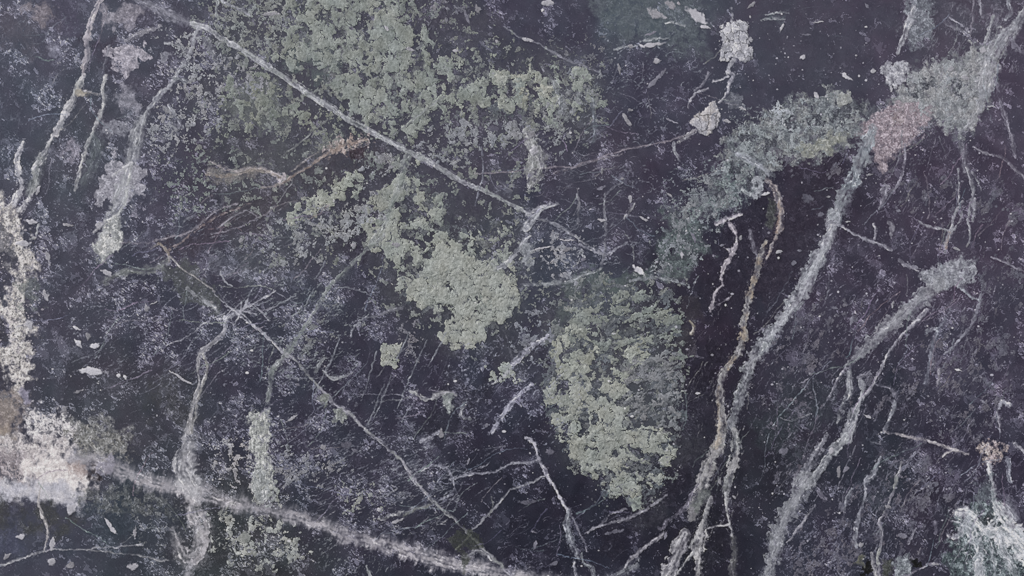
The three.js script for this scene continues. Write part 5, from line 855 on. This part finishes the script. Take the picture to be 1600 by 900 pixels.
// ---------------------------------------------------------------- the slab as meshes cut out of one relief
const CELL = 1.5, GW = Math.round(SW / CELL), GH = Math.round(SH / CELL), VWN = GW + 1, THICK = 0.03, RELIEF = 1.2;
const pos = new Float32Array(VWN * (GH + 1) * 3), nor = new Float32Array(VWN * (GH + 1) * 3), uvs = new Float32Array(VWN * (GH + 1) * 2);
const hAt = (i, j) => { const a = clamp(Math.round(i * CELL * S), 0, TW - 1), b = clamp(Math.round(j * CELL * S), 0, TH - 1); return blur[b * TW + a]; };
for (let j = 0; j <= GH; j++) for (let i = 0; i <= GW; i++) {
  const v = j * VWN + i;
  pos[v * 3] = (X0 + i * CELL - 800) / 1000; pos[v * 3 + 1] = THICK + RELIEF * hAt(i, j) / 1000; pos[v * 3 + 2] = (Y0 + j * CELL - 450) / 1000;
  const dx = RELIEF * (hAt(i + 1, j) - hAt(i - 1, j)) / (2 * CELL), dz = RELIEF * (hAt(i, j + 1) - hAt(i, j - 1)) / (2 * CELL), l = Math.hypot(dx, 1, dz);
  nor[v * 3] = -dx / l; nor[v * 3 + 1] = 1 / l; nor[v * 3 + 2] = -dz / l;
  uvs[v * 2] = i / GW; uvs[v * 2 + 1] = j / GH;
}
const cell = new Int32Array(GW * GH);
for (let j = 0; j < GH; j++) for (let i = 0; i < GW; i++) cell[j * GW + i] = cls[clamp(Math.round((j + 0.5) * CELL * S), 0, TH - 1) * TW + clamp(Math.round((i + 0.5) * CELL * S), 0, TW - 1)];
// flakes: joined neighbours are one flake; the 300 largest are parts of their own
{
  const lab = new Int32Array(GW * GH), comps = [], stack = [];
  for (let c = 0; c < GW * GH; c++) if (cell[c] === 1 && !lab[c]) {
    const list = []; lab[c] = comps.length + 1; stack.push(c);
    while (stack.length) { const q = stack.pop(); list.push(q); const i = q % GW; for (const n of [i > 0 ? q - 1 : -1, i < GW - 1 ? q + 1 : -1, q - GW, q + GW]) if (n >= 0 && n < GW * GH && cell[n] === 1 && !lab[n]) { lab[n] = lab[c]; stack.push(n); } }
    comps.push(list);
  }
  comps.sort((a, b) => b.length - a.length);
  comps.forEach((list, n) => { if (n < 290 && list.length >= 16) { const id = parts.length; parts.push({ name: 'flake' }); for (const q of list) cell[q] = id; } });
  console.log('flakes', comps.length, 'largest', comps.slice(0, 5).map(l => l.length), 'at 290', comps[290]?.length);
}
// a vein or patch that the stone interrupts: each larger stretch is a part of its own, crumbs belong to the stone
{
  const seen = new Uint8Array(GW * GH), stack = [], byId = new Map();
  for (let c = 0; c < GW * GH; c++) if (cell[c] > 1 && !seen[c]) {
    const id = cell[c], list = []; seen[c] = 1; stack.push(c);
    while (stack.length) { const q = stack.pop(), i = q % GW; list.push(q); for (const n of [i > 0 ? q - 1 : -1, i < GW - 1 ? q + 1 : -1, q - GW, q + GW]) if (n >= 0 && n < GW * GH && cell[n] === id && !seen[n]) { seen[n] = 1; stack.push(n); } }
    if (!byId.has(id)) byId.set(id, []);
    byId.get(id).push(list);
  }
  for (const [id, ls] of byId) {
    ls.sort((a, b) => b.length - a.length);
    ls.slice(1).forEach(list => { const nid = list.length >= 60 ? parts.push({ name: parts[id].name }) - 1 : 0; for (const q of list) cell[q] = nid; });
  }
}
const lists = parts.map(() => []);
for (let c = 0; c < GW * GH; c++) lists[cell[c]].push(c);
const vmap = new Int32Array(VWN * (GH + 1)).fill(-1);
function cut(list, id, depth) {
  const P = [], N = [], U = [], I = [], used = [];
  const vert = v => { if (vmap[v] < 0) { vmap[v] = P.length / 3; used.push(v); P.push(pos[v * 3], pos[v * 3 + 1], pos[v * 3 + 2]); N.push(nor[v * 3], nor[v * 3 + 1], nor[v * 3 + 2]); U.push(uvs[v * 2], uvs[v * 2 + 1]); } return vmap[v]; };
  const wall = (v0, v1, nx, nz) => {
    const b = P.length / 3;
    for (const [v, low] of [[v0, 0], [v1, 0], [v1, 1], [v0, 1]]) { P.push(pos[v * 3], low ? pos[v * 3 + 1] - depth : pos[v * 3 + 1], pos[v * 3 + 2]); N.push(nx, 0, nz); U.push(uvs[v * 2], uvs[v * 2 + 1]); }
    I.push(b, b + 1, b + 2, b, b + 2, b + 3);
  };
  for (const c of list) {
    const i = c % GW, j = (c - i) / GW, v = j * VWN + i, a = vert(v), b = vert(v + 1), d = vert(v + VWN), e = vert(v + VWN + 1);
    if ((i + j) & 1) I.push(a, d, b, b, d, e); else I.push(a, d, e, a, e, b);
    if (depth) {
      if (i === 0 || cell[c - 1] !== id) wall(v, v + VWN, -1, 0);
      if (i === GW - 1 || cell[c + 1] !== id) wall(v + VWN + 1, v + 1, 1, 0);
      if (j === 0 || cell[c - GW] !== id) wall(v + 1, v, 0, -1);
      if (j === GH - 1 || cell[c + GW] !== id) wall(v + VWN, v + VWN + 1, 0, 1);
    }
  }
  for (const v of used) vmap[v] = -1;
  const g = new THREE.BufferGeometry();
  g.setAttribute('position', new THREE.BufferAttribute(new Float32Array(P), 3));
  g.setAttribute('normal', new THREE.BufferAttribute(new Float32Array(N), 3));
  g.setAttribute('uv', new THREE.BufferAttribute(new Float32Array(U), 2));
  g.setIndex(new THREE.BufferAttribute(new Uint32Array(I), 1));
  return g;
}
const slab = new THREE.Group();
slab.name = 'stone_slab';
slab.userData = { label: 'dark violet-grey stone slab with pale veins and mottled green flaky patches', category: 'stone slab', kind: 'thing' };
scene.add(slab);
const addMesh = (name, g, m, label, stuff) => {
  const o = new THREE.Mesh(g, m); o.name = name; o.castShadow = o.receiveShadow = true;
  if (label) o.userData.label = label;
  if (stuff) o.userData.kind = 'stuff';
  slab.add(o); return o;
};
addMesh('dark_stone', cut(lists[0], 0, 0), M.rock);
{                                                            // sawn sides and underside of the slab
  const hw = SW / 2000, x0 = (X0 - 800) / 1000, x1 = x0 + SW / 1000, z0 = (Y0 - 450) / 1000, z1 = z0 + SH / 1000, P = [], N = [], U = [], I = [];
  const edge = (pts, nx, nz) => { for (let i = 0; i < pts.length; i++) { const [v] = [pts[i]]; const b = P.length / 3; P.push(pos[v * 3], pos[v * 3 + 1], pos[v * 3 + 2], pos[v * 3], 0, pos[v * 3 + 2]); N.push(nx, 0, nz, nx, 0, nz); U.push(uvs[v * 2], uvs[v * 2 + 1], clamp(uvs[v * 2] + nx * -0.02), clamp(uvs[v * 2 + 1] + nz * -0.03)); if (i) I.push(b - 2, b - 1, b, b, b - 1, b + 1); } };
  const row = j => [...Array(VWN).keys()].map(i => j * VWN + i), colm = i => [...Array(GH + 1).keys()].map(j => j * VWN + i);
  edge(row(GH), 0, 1); edge(row(0).reverse(), 0, -1); edge(colm(0), -1, 0); edge(colm(GW).reverse(), 1, 0);
  const b = P.length / 3;
  for (const [x, z, u, v] of [[x0, z0, 0, 0], [x1, z0, 1, 0], [x1, z1, 1, 1], [x0, z1, 0, 1]]) { P.push(x, 0, z); N.push(0, -1, 0); U.push(u, v); }
  I.push(b, b + 1, b + 2, b, b + 2, b + 3);
  const g = new THREE.BufferGeometry();
  g.setAttribute('position', new THREE.BufferAttribute(new Float32Array(P), 3)); g.setAttribute('normal', new THREE.BufferAttribute(new Float32Array(N), 3)); g.setAttribute('uv', new THREE.BufferAttribute(new Float32Array(U), 2)); g.setIndex(I);
  addMesh('sawn_edge', g, M.rock);
}
for (let id = 1; id < parts.length; id++) {
  if (lists[id].length < 3) { if (lists[id].length) lists[1].push(...lists[id]); continue; }
  if (id === 1) continue;
  const p = parts[id];
  addMesh(p.name, cut(lists[id], id, 0.004), p.name === 'vein' ? M.vein : p.name === 'flake' ? M.flake : p.name === 'crystal_shard' ? M.crystal : M.vein, p.label);
}
if (lists[1].length) addMesh('small_flakes', cut(lists[1], 1, 0), M.flake, null, true);
let tri = 0; slab.traverse(o => { if (o.isMesh) tri += o.geometry.index.count / 3; });
console.log('parts', slab.children.length, 'triangles', tri);

renderer.render(scene, camera);
